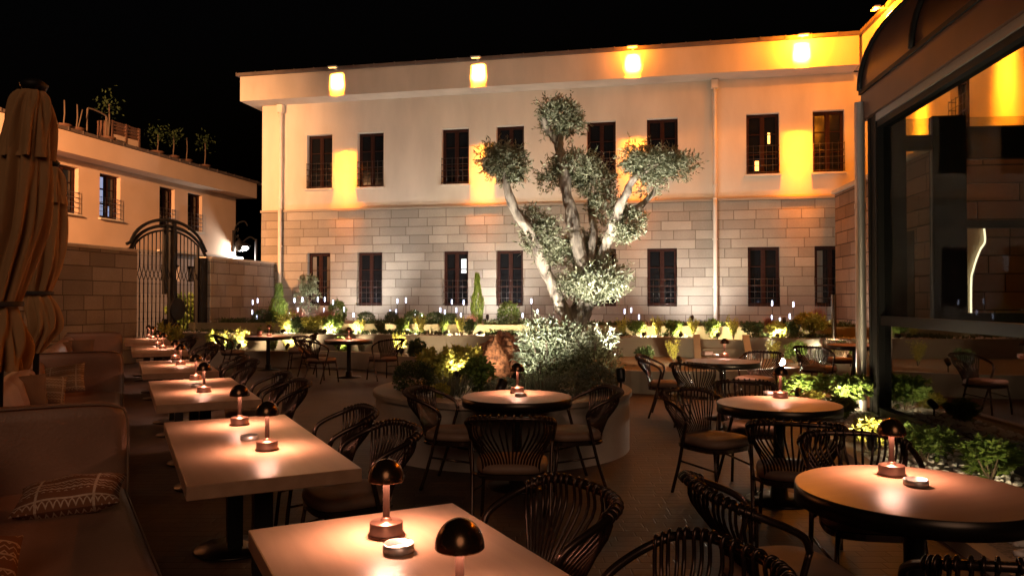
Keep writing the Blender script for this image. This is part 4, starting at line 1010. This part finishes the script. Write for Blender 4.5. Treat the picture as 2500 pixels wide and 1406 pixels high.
# round tables
def round_table(c, r, label):
    t = thing("round_table", label, "table", (c.x, c.y, 0), .4, "round tables in the courtyard")
    b = MB(); b.cyl((0, 0, 0), r-.004, .70, .75, 64); b.build("tabletop", m_oak_round, t)
    b = MB(); b.lathe([(r-.03, .675), (r, .675), (r, .747), (r-.0035, .7485)], 72); b.build("edge_band", m_band, t)
    b = MB(); b.cyl((0, 0, 0), .042, .02, .68, 20); b.cyl((0, 0, 0), .2, .66, .68, 24)
    o = b.build("column", m_black, t)
    b = MB(); b.lathe([(0, 0), (.245, 0), (.25, .006), (.245, .016), (.07, .03), (.06, .12), (.042, .125)], 36); b.build("base_plate", m_band, o)
    return t
RC = {1: W(1262,967,.75), 2: W(1901,984,.75), 3: V((1.70,3.22,.75)), 4: W(1764,881,.75), 5: V((6.1,13.5,.75)), 6: P(852,800,15.2), 7: P(655,800,16.8)}
RRAD = {1: .455, 2: .465, 3: .475, 4: .475, 5: .47, 6: .48, 7: .5}
RL = {1: "round table with lamp in front of the olive planter", 2: "round table with lamp in front of the dazzling floodlight", 3: "large round table nearest the camera at the right", 4: "round table with lamp in front of the garden steps",
      5: "round table half hidden behind the pavilion corner", 6: "far round table with lamp between white glows", 7: "farthest round table near the boundary wall with a small jar"}
for k in RC: round_table(RC[k], RRAD[k], RL[k])
for px, py, lb in ((1263,959, "dome lamp on the round table before the olive planter"), (1905,971, "dome lamp just below the dazzling floodlight"), (2177,1160, "dome lamp on the large round table at the right"), (1769,871, "dome lamp on the round table before the garden steps")): lamp(px, py, lb)
lamp(0, 0, "small dome lamp on the far table between white glows", pt=V((RC[6].x, RC[6].y, 0))); lamp(0, 0, "small unlit looking dome lamp on the farthest round table", pt=V((RC[7].x+.02, RC[7].y, 0)))
for a in ((1271,967, "steel ashtray before the lamp of the olive planter table"), (1879,963, "steel ashtray left of the lamp under the floodlight"), (2236,1184, "steel ashtray on the large round table at the right"), (1747,868, "steel ashtray on the table before the garden steps")): ashtray(*a)
q = W(1726, 866, .75); t = thing("sachet_box", "small pale sachet box on the table before the steps", "box", (q.x, q.y, .7505), .5)
b = MB(); b.cbox(-.08, .08, -.045, .045, 0, .05, .004); b.build("box", m_pebble, t)
q = V((RC[7].x-.2, RC[7].y, .7505)); t = thing("jar", "small jar with sprigs on the farthest round table", "jar", q)
b = MB(); b.lathe([(0, 0), (.05, 0), (.055, .1), (.05, .12), (.045, .12), (.04, .02), (0, .02)], 16); b.build("pot", m_terra, t)
b = MB(); rg = random.Random(1)
for k in range(40): leaf(b, V((rg.gauss(0, .03), rg.gauss(0, .03), .1+rg.uniform(0, .1))), (V((0, 0, 1))+rv(rg)*.8).normalized(), .06, .012, rg)
b.build("sprigs", m_green, t)

# ------------------------------------------------------------------ chairs
def chair_proto():
    t = thing("armchair", "chair", "chair")
    # cushion: rounded plan, domed
    b = MB()
    def plan(a):
        c, s_ = math.cos(a), math.sin(a); n = 3.4
        r = (abs(c)**n+abs(s_)**n)**(-1/n); x, y = .245*r*c, .235*r*s_; return x*(1+.06*y/.235), y
    def fn(u, v):
        a = 2*PI*u; x, y = plan(a); k = [(0, .455), (.5, .468), (.85, .466), (.97, .452), (1.0, .428), (.98, .402), (.0, .40)][int(round(v*6))]
        return (x*k[0], y*k[0]+.01, k[1])
    b.grid(40, 7, fn, True, True); b.build("seat", m_seat, t)
    b = MB(); 
    def rim(u, v):
        a = 2*PI*u; x, y = plan(a); k = [(.9, .400), (.97, .396), (.97, .362), (.9, .36)][int(round(v*3))]; return (x*k[0], y*k[0]+.01, k[1])
    b.grid(40, 4, rim, False, True); b.build("seat_frame", m_chair, t)
    half = [(.275, -.03, .60), (.285, -.055, .655), (.29, -.12, .695), (.287, -.22, .735), (.258, -.31, .768), (.165, -.36, .786), (0, -.37, .79)]
    full = half+[(-x, y, z) for x, y, z in half[:-1][::-1]]
    b = MB(); b.tube(spline(full, 5), .0155, 8); b.build("arm_rail", m_chair, t)
    rail = spline(full, 12)
    for s_ in (-1, 1):
        b = MB(); b.tube(spline([(s_*.275, -.03, .602), (s_*.268, -.07, .45), (s_*.262, -.12, .25), (s_*.26, -.20, 0)], 4), .0135, 8); b.build("leg", m_chair, t)
        b = MB(); b.tube([(s_*.20, .19, .385), (s_*.215, .215, .2), (s_*.225, .235, 0)], .0125, 8); b.build("leg", m_chair, t)
    b = MB()
    for s_ in (-1, 1): b.tube([(s_*.262, -.11, .27), (s_*.215, .21, .23)], .008, 6)
    b.tube([(-.264, -.09, .385), (-.2, -.18, .385), (.2, -.18, .385), (.264, -.09, .385)], .012, 6)
    b.build("stretcher", m_chair, t)
    b = MB(); n = 20
    for i in range(n):
        q = (i-(n-1)/2)/((n-1)/2)
        j = int(round((len(rail)-1)*(.5+q*.225))); rp_ = rail[j]; xb = -q*.185 if rail[0].x > 0 else q*.185
        out = V((rp_.x*.9, rp_.y+.02, 0)).normalized()
        pts = [V((xb, -.185+.02*q*q, .39)), V((xb*1.05, -.20, .50)), rp_-out*.03+V((0, 0, -.10)), rp_-out*.022+V((0, 0, .002)), rp_+V((0, 0, .0225)), rp_+out*.0225+V((0, 0, .004)), rp_+out*.012+V((0, 0, -.012))]
        b.tube(spline(pts, 4), .007, 6)
    b.tube([(-.17, -.175, .395), (0, -.19, .395), (.17, -.175, .395)], .009, 6)
    b.build("backrest", m_chair, t)
    return t
CP = chair_proto(); uC = [False]
def chair(x, y, fx, fy, label, group="dark spindle back armchairs"):
    o = CP if not uC[0] else copy_tree(CP); uC[0] = True
    put(o, (x, y, 0), math.atan2(fy, fx)-PI/2, label, group); return o
def rowchair(k, p, r, label, tw=0.):
    c = T[k]+rp*(p+.04)+rd*r; f_ = -rp; f2 = V((f_.x*math.cos(tw)-f_.y*math.sin(tw), f_.x*math.sin(tw)+f_.y*math.cos(tw), 0)); chair(c.x, c.y, f2.x, f2.y, label)
rowchair('1a', .50, .25, "armchair tucked at the right side of the square oak table", .05); rowchair('1b', .49, .30, "armchair cut by the bottom edge left of the large round table", -.05)
for k, nm in (('2', "second"), ('3', "third"), ('4', "fourth"), ('5', "fifth"), ('6', "last")):
    rowchair(k, .50, -.16, "armchair at the near half of the %s long table" % nm, .06); rowchair(k, .50, .66, "armchair at the far half of the %s long table" % nm, -.05)
def tc(k, x, y, label, tw=0.):
    c = RC[k]; d = V((c.x-x, c.y-y, 0)).normalized(); d = V((d.x*math.cos(tw)-d.y*math.sin(tw), d.x*math.sin(tw)+d.y*math.cos(tw), 0)); chair(x, y, d.x, d.y, label)
tc(1, -.50, 6.42, "armchair left of the olive planter table, facing right"); tc(1, .52, 6.42, "armchair right of the olive planter table, facing left"); tc(1, .0, 5.22, "armchair with its back to us before the olive planter table")
tc(2, 1.62, 6.12, "armchair left of the floodlight table, seen from its side", -.5); tc(2, 2.12, 6.72, "armchair facing us behind the floodlight table"); tc(2, 1.86, 5.0, "armchair with its back to us before the floodlight table", -.1)
tc(3, 1.86, 3.97, "armchair facing us behind the large right round table", .05); tc(3, 1.12, 3.15, "armchair left of the large right round table"); tc(3, 1.58, 2.52, "armchair at the bottom right before the large round table")
tc(4, 2.05, 10.15, "armchair at the left behind the steps table"); tc(4, 3.45, 10.75, "armchair right of the steps table, facing us"); tc(4, 2.30, 9.25, "armchair with its back to us before the steps table")
tc(5, 5.05, 12.5, "leaning seen armchair left of the pavilion corner table"); tc(5, 6.2, 14.35, "armchair behind the pavilion corner table, its spindles under the top")
tc(6, -3.60, 14.3, "armchair left of the far lamp table, seat toward right", -.35); tc(6, -4.05, 15.5, "armchair behind left of the far lamp table"); tc(6, -2.5, 14.75, "armchair right of the far lamp table against the glow", -.3)
tc(7, -6.05, 16.4, "armchair left of the farthest round table"); tc(7, -4.72, 16.9, "armchair right of the farthest round table")

# ------------------------------------------------------------------ sofas, cushions
S0 = V((-2.46, 4.75, 0))
def sofa(s0, s1, label, tw=0.):
    L = s1-s0; e_ = S0+rd*s1; o = e_-V((-math.sin(RD+tw), math.cos(RD+tw), 0))*L
    t = thing("sofa", label, "sofa", (o.x, o.y, 0), TR+tw, "tan leather banquette sofas")   # local x along the row, local y towards the back
    b = MB(); b.cbox(0, L-.2, .03, .95, .06, .30, .02); b.build("base", m_sofa, t)
    n = max(2, int(round(L/2.4))); cw = (L-.2)/n
    for i in range(n):
        b = MB()
        def fn(u, v, i=i):
            x = i*cw+.008+u*(cw-.016); pr = [(.78, .30), (.0, .30), (-.02, .36), (-.005, .43), (.05, .452), (.3, .462), (.6, .458), (.80, .45)]
            k = v*(len(pr)-1); j = int(round(k)); e = min(u, 1-u); y, z = pr[j]; drop = .03*max(0, 1-e/.03)
            return (x, y, z-(drop if j > 2 else 0))
        b.grid(40, 8, fn, True); b.build("seat_cushion", m_sofa, t)
        b = MB()
        def fb2(u, v, i=i):
            x = i*cw+.01+u*(cw-.02); pr = [(.70, .45), (.72, .62), (.78, .80), (.84, .86), (.92, .86), (.95, .78), (.95, .3)]
            j = int(round(v*(len(pr)-1))); y, z = pr[j]; e = min(u, 1-u); return (x, y+.015*max(0, 1-e/.05), z-.02*max(0, 1-e/.05))
        b.grid(30, 7, fb2, True); b.build("backrest", m_sofa, t)
    b = MB()
    def arm(u, v):
        th = 2*PI*u; n_ = 5; c, s_ = math.cos(th), math.sin(th); r = (abs(c)**n_+abs(s_)**n_)**(-1/n_)
        k = [(1, .05), (1.0, .3), (1.02, .6), (1.0, .84), (.9, .905), (.6, .925), (0, .928)][int(round(v*6))]
        return (L-.1+.095*r*c*k[0], .46+.50*r*s_*min(1, k[0]*1.0 if k[0] > .85 else k[0]+.15 if k[0] > 0 else 0), k[1])
    b.grid(48, 7, arm, True, True); o2 = b.build("arm", m_sofa, t)
    b = MB(); b.tube(spline([(L-.19, -.035, .08), (L-.19, -.04, .6), (L-.19, -.03, .84), (L-.185, .03, .905), (L-.185, .25, .925), (L-.185, .9, .92)], 5), .008, 6); b.build("piping", m_pipe2, o2)
    b = MB(); b.tube(spline([(0.02, -.02, .40), (L*.5, -.022, .40), (L-.22, -.02, .40)], 6), .007, 6); b.build("piping", m_pipe2, t)
    return t
sofa(-4.6, .05, "nearest tan leather sofa at the lower left", R(4.2)); sofa(.07, 5.3, "middle tan leather sofa under the closed parasols"); sofa(5.33, 11.6, "farthest tan leather sofa by the boundary wall")
m_cush1 = cushionmat("woven_cushion", (.20, .085, .045), (.62, .46, .34)); m_cush2 = cushionmat("beige_woven_cushion", (.26, .15, .085), (.50, .36, .24))
m_cush3 = mat("plain_cushion", (.17, .095, .056), .9, bump=.3, bscale=120, var=.12, vscale=8)
def cushion(c, sx, sy, sz, rot, m, label):
    b = MB()
    def side(sg):
        def fn(u, v):
            x, y = 2*u-1, 2*v-1; k = (1-abs(x)**2.6)*(1-abs(y)**2.6); pinch = 1-.07*(1-abs(x)**2)*abs(y)**3; pinch2 = 1-.07*(1-abs(y)**2)*abs(x)**3
            return (x*sx/2*pinch2, y*sy/2*pinch, sg*sz/2*max(0, k)**.55*(1+.06*math.sin(7*x+3*y)))
        return fn
    b.grid(24, 18, side(1), True); k = len(b.v); b.grid(24, 18, side(-1), True)
    for i in range(len(b.f)//2, len(b.f)): b.f[i] = b.f[i][::-1]
    o = b.build("cushion", m, None, c); o.rotation_euler = rot
    return tag(o, label, "cushion", "cushions on the sofas")
c = W(172, 1225, .50); cushion((c.x, c.y, .535), .50, .34, .16, (R(12), R(-4), R(20)), m_cush1, "patterned rust cushion lying flat against the near sofa arm")
c = W(10, 1400, .50); cushion((c.x-.08, c.y-.20, .55), .48, .40, .15, (R(38), R(12), R(40)), m_cush1, "patterned rust cushion cut by the bottom left corner")
c = P(113, 948, 7.6); cushion((c.x, c.y, .62), .36, .36, .14, (R(78), R(8), R(46)), m_cush2, "patterned beige cushion standing upright in front of another")
c = P(158, 918, 8.5); cushion((c.x, c.y, .67), .42, .34, .14, (R(64), R(-8), R(14)), m_cush2, "wider patterned beige cushion leaning behind on the middle sofa")
c = P(32, 955, 6.9); cushion((c.x, c.y, .66), .6, .42, .18, (R(70), R(0), R(52)), m_cush3, "large plain tan cushion against the middle sofa's back")
c = P(192, 838, 13.4); cushion((c.x, c.y, .68), .5, .36, .16, (R(70), R(0), R(20)), m_cush3, "plain pale cushion on the farthest sofa")
c = P(130, 845, 12.2); cushion((c.x, c.y, .66), .6, .40, .16, (R(70), R(-6), R(40)), m_cush3, "plain cushion leaning on the farthest sofa's back near the parasol")

# ------------------------------------------------------------------ closed parasols
def parasol(label, d, prof, flap, waist, seed, skirt):
    base = P(prof[0][1], 732, d); t = thing("parasol", label, "parasol", (base.x, d, 0), 0, "closed cream parasols over the sofas")
    rg = random.Random(seed); ph = rg.uniform(0, 6)
    def shell(pr, amp, nf, grow=1.0, n=96):
        pts = spline([V((P(cx, py, d).x-base.x, r*d/F*grow, P(cx, py, d).z)) for py, cx, r in pr], 6)
        b = MB()
        def fn(u, v):
            k = min(len(pts)-1, int(round(v*(len(pts)-1)))); q = pts[k]; a = 2*PI*u
            vv = k/(len(pts)-1); am = amp*(.35+.65*min(1, vv*1.6))
            f_ = 1+am*(abs(math.sin(nf/2*a+ph+1.3*vv))**.8-.5)*1.3+am*.35*math.sin((nf+3)*a+2*ph-3*vv)+am*.22*math.sin(2*nf*a+5*vv)
            return (q.x+.74*q.y*f_*math.cos(a), q.y*f_*.7*math.sin(a), q.z)
        b.grid(n, len(pts), fn, True, True); return b
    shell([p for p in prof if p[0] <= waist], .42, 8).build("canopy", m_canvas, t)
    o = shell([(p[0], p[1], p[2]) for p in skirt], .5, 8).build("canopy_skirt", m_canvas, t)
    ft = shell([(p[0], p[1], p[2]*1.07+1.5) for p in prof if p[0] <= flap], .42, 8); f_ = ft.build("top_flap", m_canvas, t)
    wp = [p for p in prof if p[0] <= waist][-1]; q = P(wp[1], wp[0], d)
    b = MB(); b.lathe([(wp[2]*d/F*1.12, -.018), (wp[2]*d/F*1.16, 0), (wp[2]*d/F*1.12, .018)], 24, (q.x-base.x, 0, q.z)); b.build("tie_strap", m_strap, t)
    tp_ = P(prof[0][1], prof[0][0], d)
    b = MB(); lp = P(skirt[-1][1], skirt[-1][0], d); wq = P(wp[1], wp[0], d); b.tube([(lp.x-base.x, 0, 0), (wq.x-base.x, 0, wq.z), (tp_.x-base.x, 0, tp_.z+.05)], .03, 12); b.lathe([(0, .0), (.075, .01), (.09, .05), (.05, .08), (0, .09)], 16, (0, 0, tp_.z)); b.build("pole", m_iron, t)
    b = MB(); b.cbox(lp.x-base.x-.4, lp.x-base.x+.3, -.3, .35, 0, .06, .01); b.build("base_slab", m_black, t)
    return t
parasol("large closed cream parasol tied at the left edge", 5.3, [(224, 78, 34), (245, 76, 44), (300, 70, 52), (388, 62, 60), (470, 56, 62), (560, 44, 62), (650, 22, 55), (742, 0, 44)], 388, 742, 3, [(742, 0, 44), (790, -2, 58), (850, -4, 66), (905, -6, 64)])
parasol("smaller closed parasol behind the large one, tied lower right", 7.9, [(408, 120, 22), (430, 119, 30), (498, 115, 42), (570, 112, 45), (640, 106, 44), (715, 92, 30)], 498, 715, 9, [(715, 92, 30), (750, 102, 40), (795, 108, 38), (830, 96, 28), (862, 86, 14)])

# ------------------------------------------------------------------ glass pavilion
PA = math.atan2(-.118, .993)
pav = thing("glass_pavilion", "dark framed glass pavilion with curved roof along the right edge", "pavilion", (4.85, 10.3, 0), PA)
b = MB(); b.box(0, .36, -.36, 0, 0, 4.36); b.box(-.012, -.002, -.34, -.25, 0, 4.3); b.box(-.012, -.002, -.12, -.04, 0, 4.3); b.build("corner_post", m_frame, pav)
b = MB(); b.cyl((-.09, .04, 0), .068, .0, 4.25, 24); b.cyl((-.09, .04, 0), .075, 2.8, 2.86, 24); b.build("glass_edge_tube", m_steel, pav)  # steel tube put in for the pale reflecting rounded glass edge
b = MB(); b.box(-.06, .2, -10, .08, 4.0, 4.36); b.build("fascia_beam", m_brownpanel, pav)
b = MB(); b.box(-.085, .22, -10, .10, 4.363, 4.42); b.build("gutter_trim", m_frame, pav)
b = MB(); b.box(-.02, .18, -10, -.365, 3.90, 3.997); b.build("shutter_rail", m_alu, pav)
b = MB(); b.box(.0, .16, -10, -.365, 3.82, 3.897); b.box(.02, .14, -10, -.365, 1.22, 1.34); b.box(0, .16, -10, -.365, .0, .14); b.build("side_rail", m_frame, pav)
b = MB(); b.box(.075, .085, -9.9, -.37, .143, 1.217); b.build("lower_pane", m_glass, pav)
b = MB(); b.box(0.0, .16, -10.3, -10.003, 0, 4.0); b.build("side_post", m_frame, pav)
b = MB(); b.box(.075, .085, -9.9, -.37, 1.343, 3.817); b.build("upper_pane", glassmat("thin_glass", (.80, .82, .81), .04, .0), pav)
# end wall with doors
b = MB(); b.box(.78, 1.2, -.14, -.02, 0, 4.0); b.box(3.1, 3.4, -.14, -.02, 0, 4.0)
b.box(.363, .777, -.13, -.03, 3.55, 3.75); b.box(1.203, 3.097, -.13, -.03, 3.42, 3.85); b.box(1.203, 3.097, -.13, -.03, 2.50, 2.60); b.box(1.203, 3.097, -.13, -.03, 1.15, 1.38); b.box(.363, .777, -.13, -.03, 1.10, 1.25)
b.box(.363, .777, -.13, -.03, 0, .1); b.box(1.203, 3.097, -.13, -.03, 0, .1); b.build("door_frame", m_frame, pav)
b = MB(); b.box(.363, .777, -.10, -.06, .103, 1.097); b.box(1.203, 3.097, -.10, -.06, .103, 1.147); b.build("door_panel", mat("grey_panel", (.11, .10, .093), .45), pav)
b = MB()
for x0, x1, z0_ in ((.363, .777, 1.253), (1.203, 3.097, 1.383)): b.box(x0, x1, -.085, -.075, z0_, 3.98)
b.build("door_pane", m_glass, pav)
# curved roof
def vault(a, off=0.): return (-.06+(2.3+off)*(1-math.cos(a))-off, 4.42+(1.75+off)*math.sin(a))
b = MB()
def vf(u, v): x, z = vault(u*PI/2); return (x, .06-10.2*v, z)
b.grid(22, 2, vf, True); b.build("roof_panel", m_brownpanel, pav)
for y in (.06, -1.7, -3.5, -5.3, -7.1, -8.9):
    b = MB(); b.tube([(vault(k*PI/40, .02)[0], y, vault(k*PI/40, .02)[1]) for k in range(21)], .04, 6); b.build("roof_rib", m_frame, pav)
b = MB(); b.box(2.2, 6, -10, .06, 6.1, 6.2); b.build("roof_slab", m_brownpanel, pav)
def pv(x, y, z): c, s_ = math.cos(PA), math.sin(PA); return V((4.85+x*c-y*s_, 10.3+x*s_+y*c, z))
# inside: floor, a lit arch panel, an upholstered chair and a light strip
b = MB(); b.box(.2, 6, -10, -.2, .004, .05); b.build("floor", mat("pavilion_floor", (.10, .09, .08), .35), pav)
c = pv(2.22, 2.5, 0); t = thing("arch_panel", "cream arched wall panel with a lit curved edge behind the pavilion doors", "wall panel", c, PA)
b = MB(); ar = spline([(.22, 0, 0), (.22, 0, 1.7), (.26, 0, 2.05), (.36, 0, 2.35), (.44, 0, 2.5), (.43, 0, 2.72)], 6)
vs = []
for p in ar: vs += [(0, -.05, p.z), (p.x, -.05, p.z), (p.x, .05, p.z), (0, .05, p.z)]
m_ = len(ar); b.add(vs, [(i*4+k, i*4+(k+1)%4, (i+1)*4+(k+1)%4, (i+1)*4+k) for i in range(m_-1) for k in range(4)]); b.build("panel", m_cream, t)
b = MB(); b.tube([p+V((-.04, -.09, 0)) for p in ar], .014, 6); b.build("light_strip", m_warmstrip, t)
c = pv(1.0, -1.05, .05); t = thing("lounge_chair", "pale round backed lounge chair inside the pavilion", "chair", c, R(150)); t.scale = (1.25,)*3
b = MB(); b.grid(30, 9, lambda u, v: (.32*math.cos(PI*(u*1.2-.1))*(1+.1*v), .30*math.sin(PI*(u*1.2-.1))*(1+.1*v), .36+.46*v*(1-.25*abs(2*u-1)**2)), True); b.build("backrest", m_cream, t)
b = MB(); b.lathe([(0, .32), (.29, .32), (.31, .38), (.28, .45), (0, .47)], 28); b.build("seat", m_cream, t)
for a in (.8, 2.3, 3.9, 5.5): b = MB(); b.tube([(.22*math.cos(a), .22*math.sin(a), .33), (.27*math.cos(a), .27*math.sin(a), 0)], .015, 8); b.build("leg", m_black, t)
c = pv(.95, -2.0, .05); t = thing("service_counter", "dark counter with a white light strip inside the pavilion", "counter", c, PA)
b = MB(); b.cbox(-.6, 1.6, -.3, .3, 0, .50, .01); b.cbox(-.7, 1.7, -.4, .4, .74, .80, .01); b.build("counter_body", m_shadowbox, t)
b = MB(); b.box(-.5, 1.5, -.345, -.325, .655, .69); b.build("light_strip", m_cool, t)
b = MB(); b.box(-.55, 1.55, -.3, .3, .50, .74); b.build("recess", m_frame, t)

# bed along the pavilion foot
b = MB(); pts = [(-.05, -.2), (-.05, -8.5), (-1.35, -8.5), (-1.3, -5.2), (-1.1, -2.5), (-.95, .5), (-.8, 1.9), (.9, 1.9), (.9, .3), (-.05, .3)]
b.prism([pv(x, y, 0)[:2] for x, y in pts], .0, .05); struct(b.build("gravel", m_soil), "stuff")
def in_pav(rng): 
    y = rng.uniform(-8.3, 1.8); return pv(rng.uniform(-1.2 if y < -3 else -.85, -.08), y, .05)
pebbles("pebbles", in_pav, 1500, .032, random.Random(6))
t = thing("bed_edging", "pale concrete edging slab of the planting bed beside the large round table", "kerb", pv(0, 0, 0), PA)
for (x0, y0), (x1, y1) in (((-1.35, -8.5), (-1.3, -5.2)), ((-1.3, -5.2), (-1.1, -2.5)), ((-1.1, -2.5), (-.95, .5)), ((-.95, .5), (-.8, 1.9))):
    b = MB(); b.add([(x0-.12, y0, 0), (x0+.0, y0, 0), (x1+.0, y1, 0), (x1-.12, y1, 0), (x0-.12, y0, .09), (x0, y0, .09), (x1, y1, .09), (x1-.12, y1, .09)], [(4,5,6,7), (0,4,7,3), (1,2,6,5), (0,1,5,4), (2,3,7,6)]); b.build("slab", m_cap, t)
pvs = [(-.55, .9, .95, .48, m_green, 'leafy', "broad green bush behind the floodlight table's right edge"), (-.28, -.05, .62, .62, m_green, 'leafy', "green bush at the foot of the pavilion corner"), (-.62, -.9, .5, .36, m_green, 'leafy', "low green bush right of the floodlight table"),
       (-.98, -2.85, .55, .40, m_yellow, 'leafy', "bright golden bush behind the large table's lamp"), (-.62, -3.35, .6, .42, m_green, 'leafy', "dark green bush just right of the large table's lamp"), (-.38, -4.0, .62, .42, m_green, 'leafy', "dark green bush against the pavilion's lower glass"),
       (-.3, -4.9, .5, .36, m_yellow, 'leafy', "golden bush against the lower glass near the right edge"), (-.42, -5.8, .55, .40, m_green, 'leafy', "green bush behind the large table at the right edge"), (-.75, .15, .4, .3, m_yellow, 'leafy', "small lit bush left of the pavilion corner")]
for x, y, wd, ht, m, kd, lb in pvs: shrub(lb, kd, pv(x, y, .05), wd*.92, ht*.82, m, "bush", "bush")
for x, y, dx, dy, e, lb in ((-1.12, -3.42, .15, .55, 14, "low spotlight behind the large table's lamp"), (-.45, -.55, .2, .8, 10, "low spotlight at the pavilion corner foot"), (-.8, .55, .3, .8, 10, "low spotlight under the broad green bush"), (-.78, -5.75, .4, .75, 22, "low spotlight in the pebbles near the right edge")):
    c = pv(x, y, .05); q = pv(x+dx, y+dy, .45); uplight(lb, c, q, e*7, WARM, 125, .7)
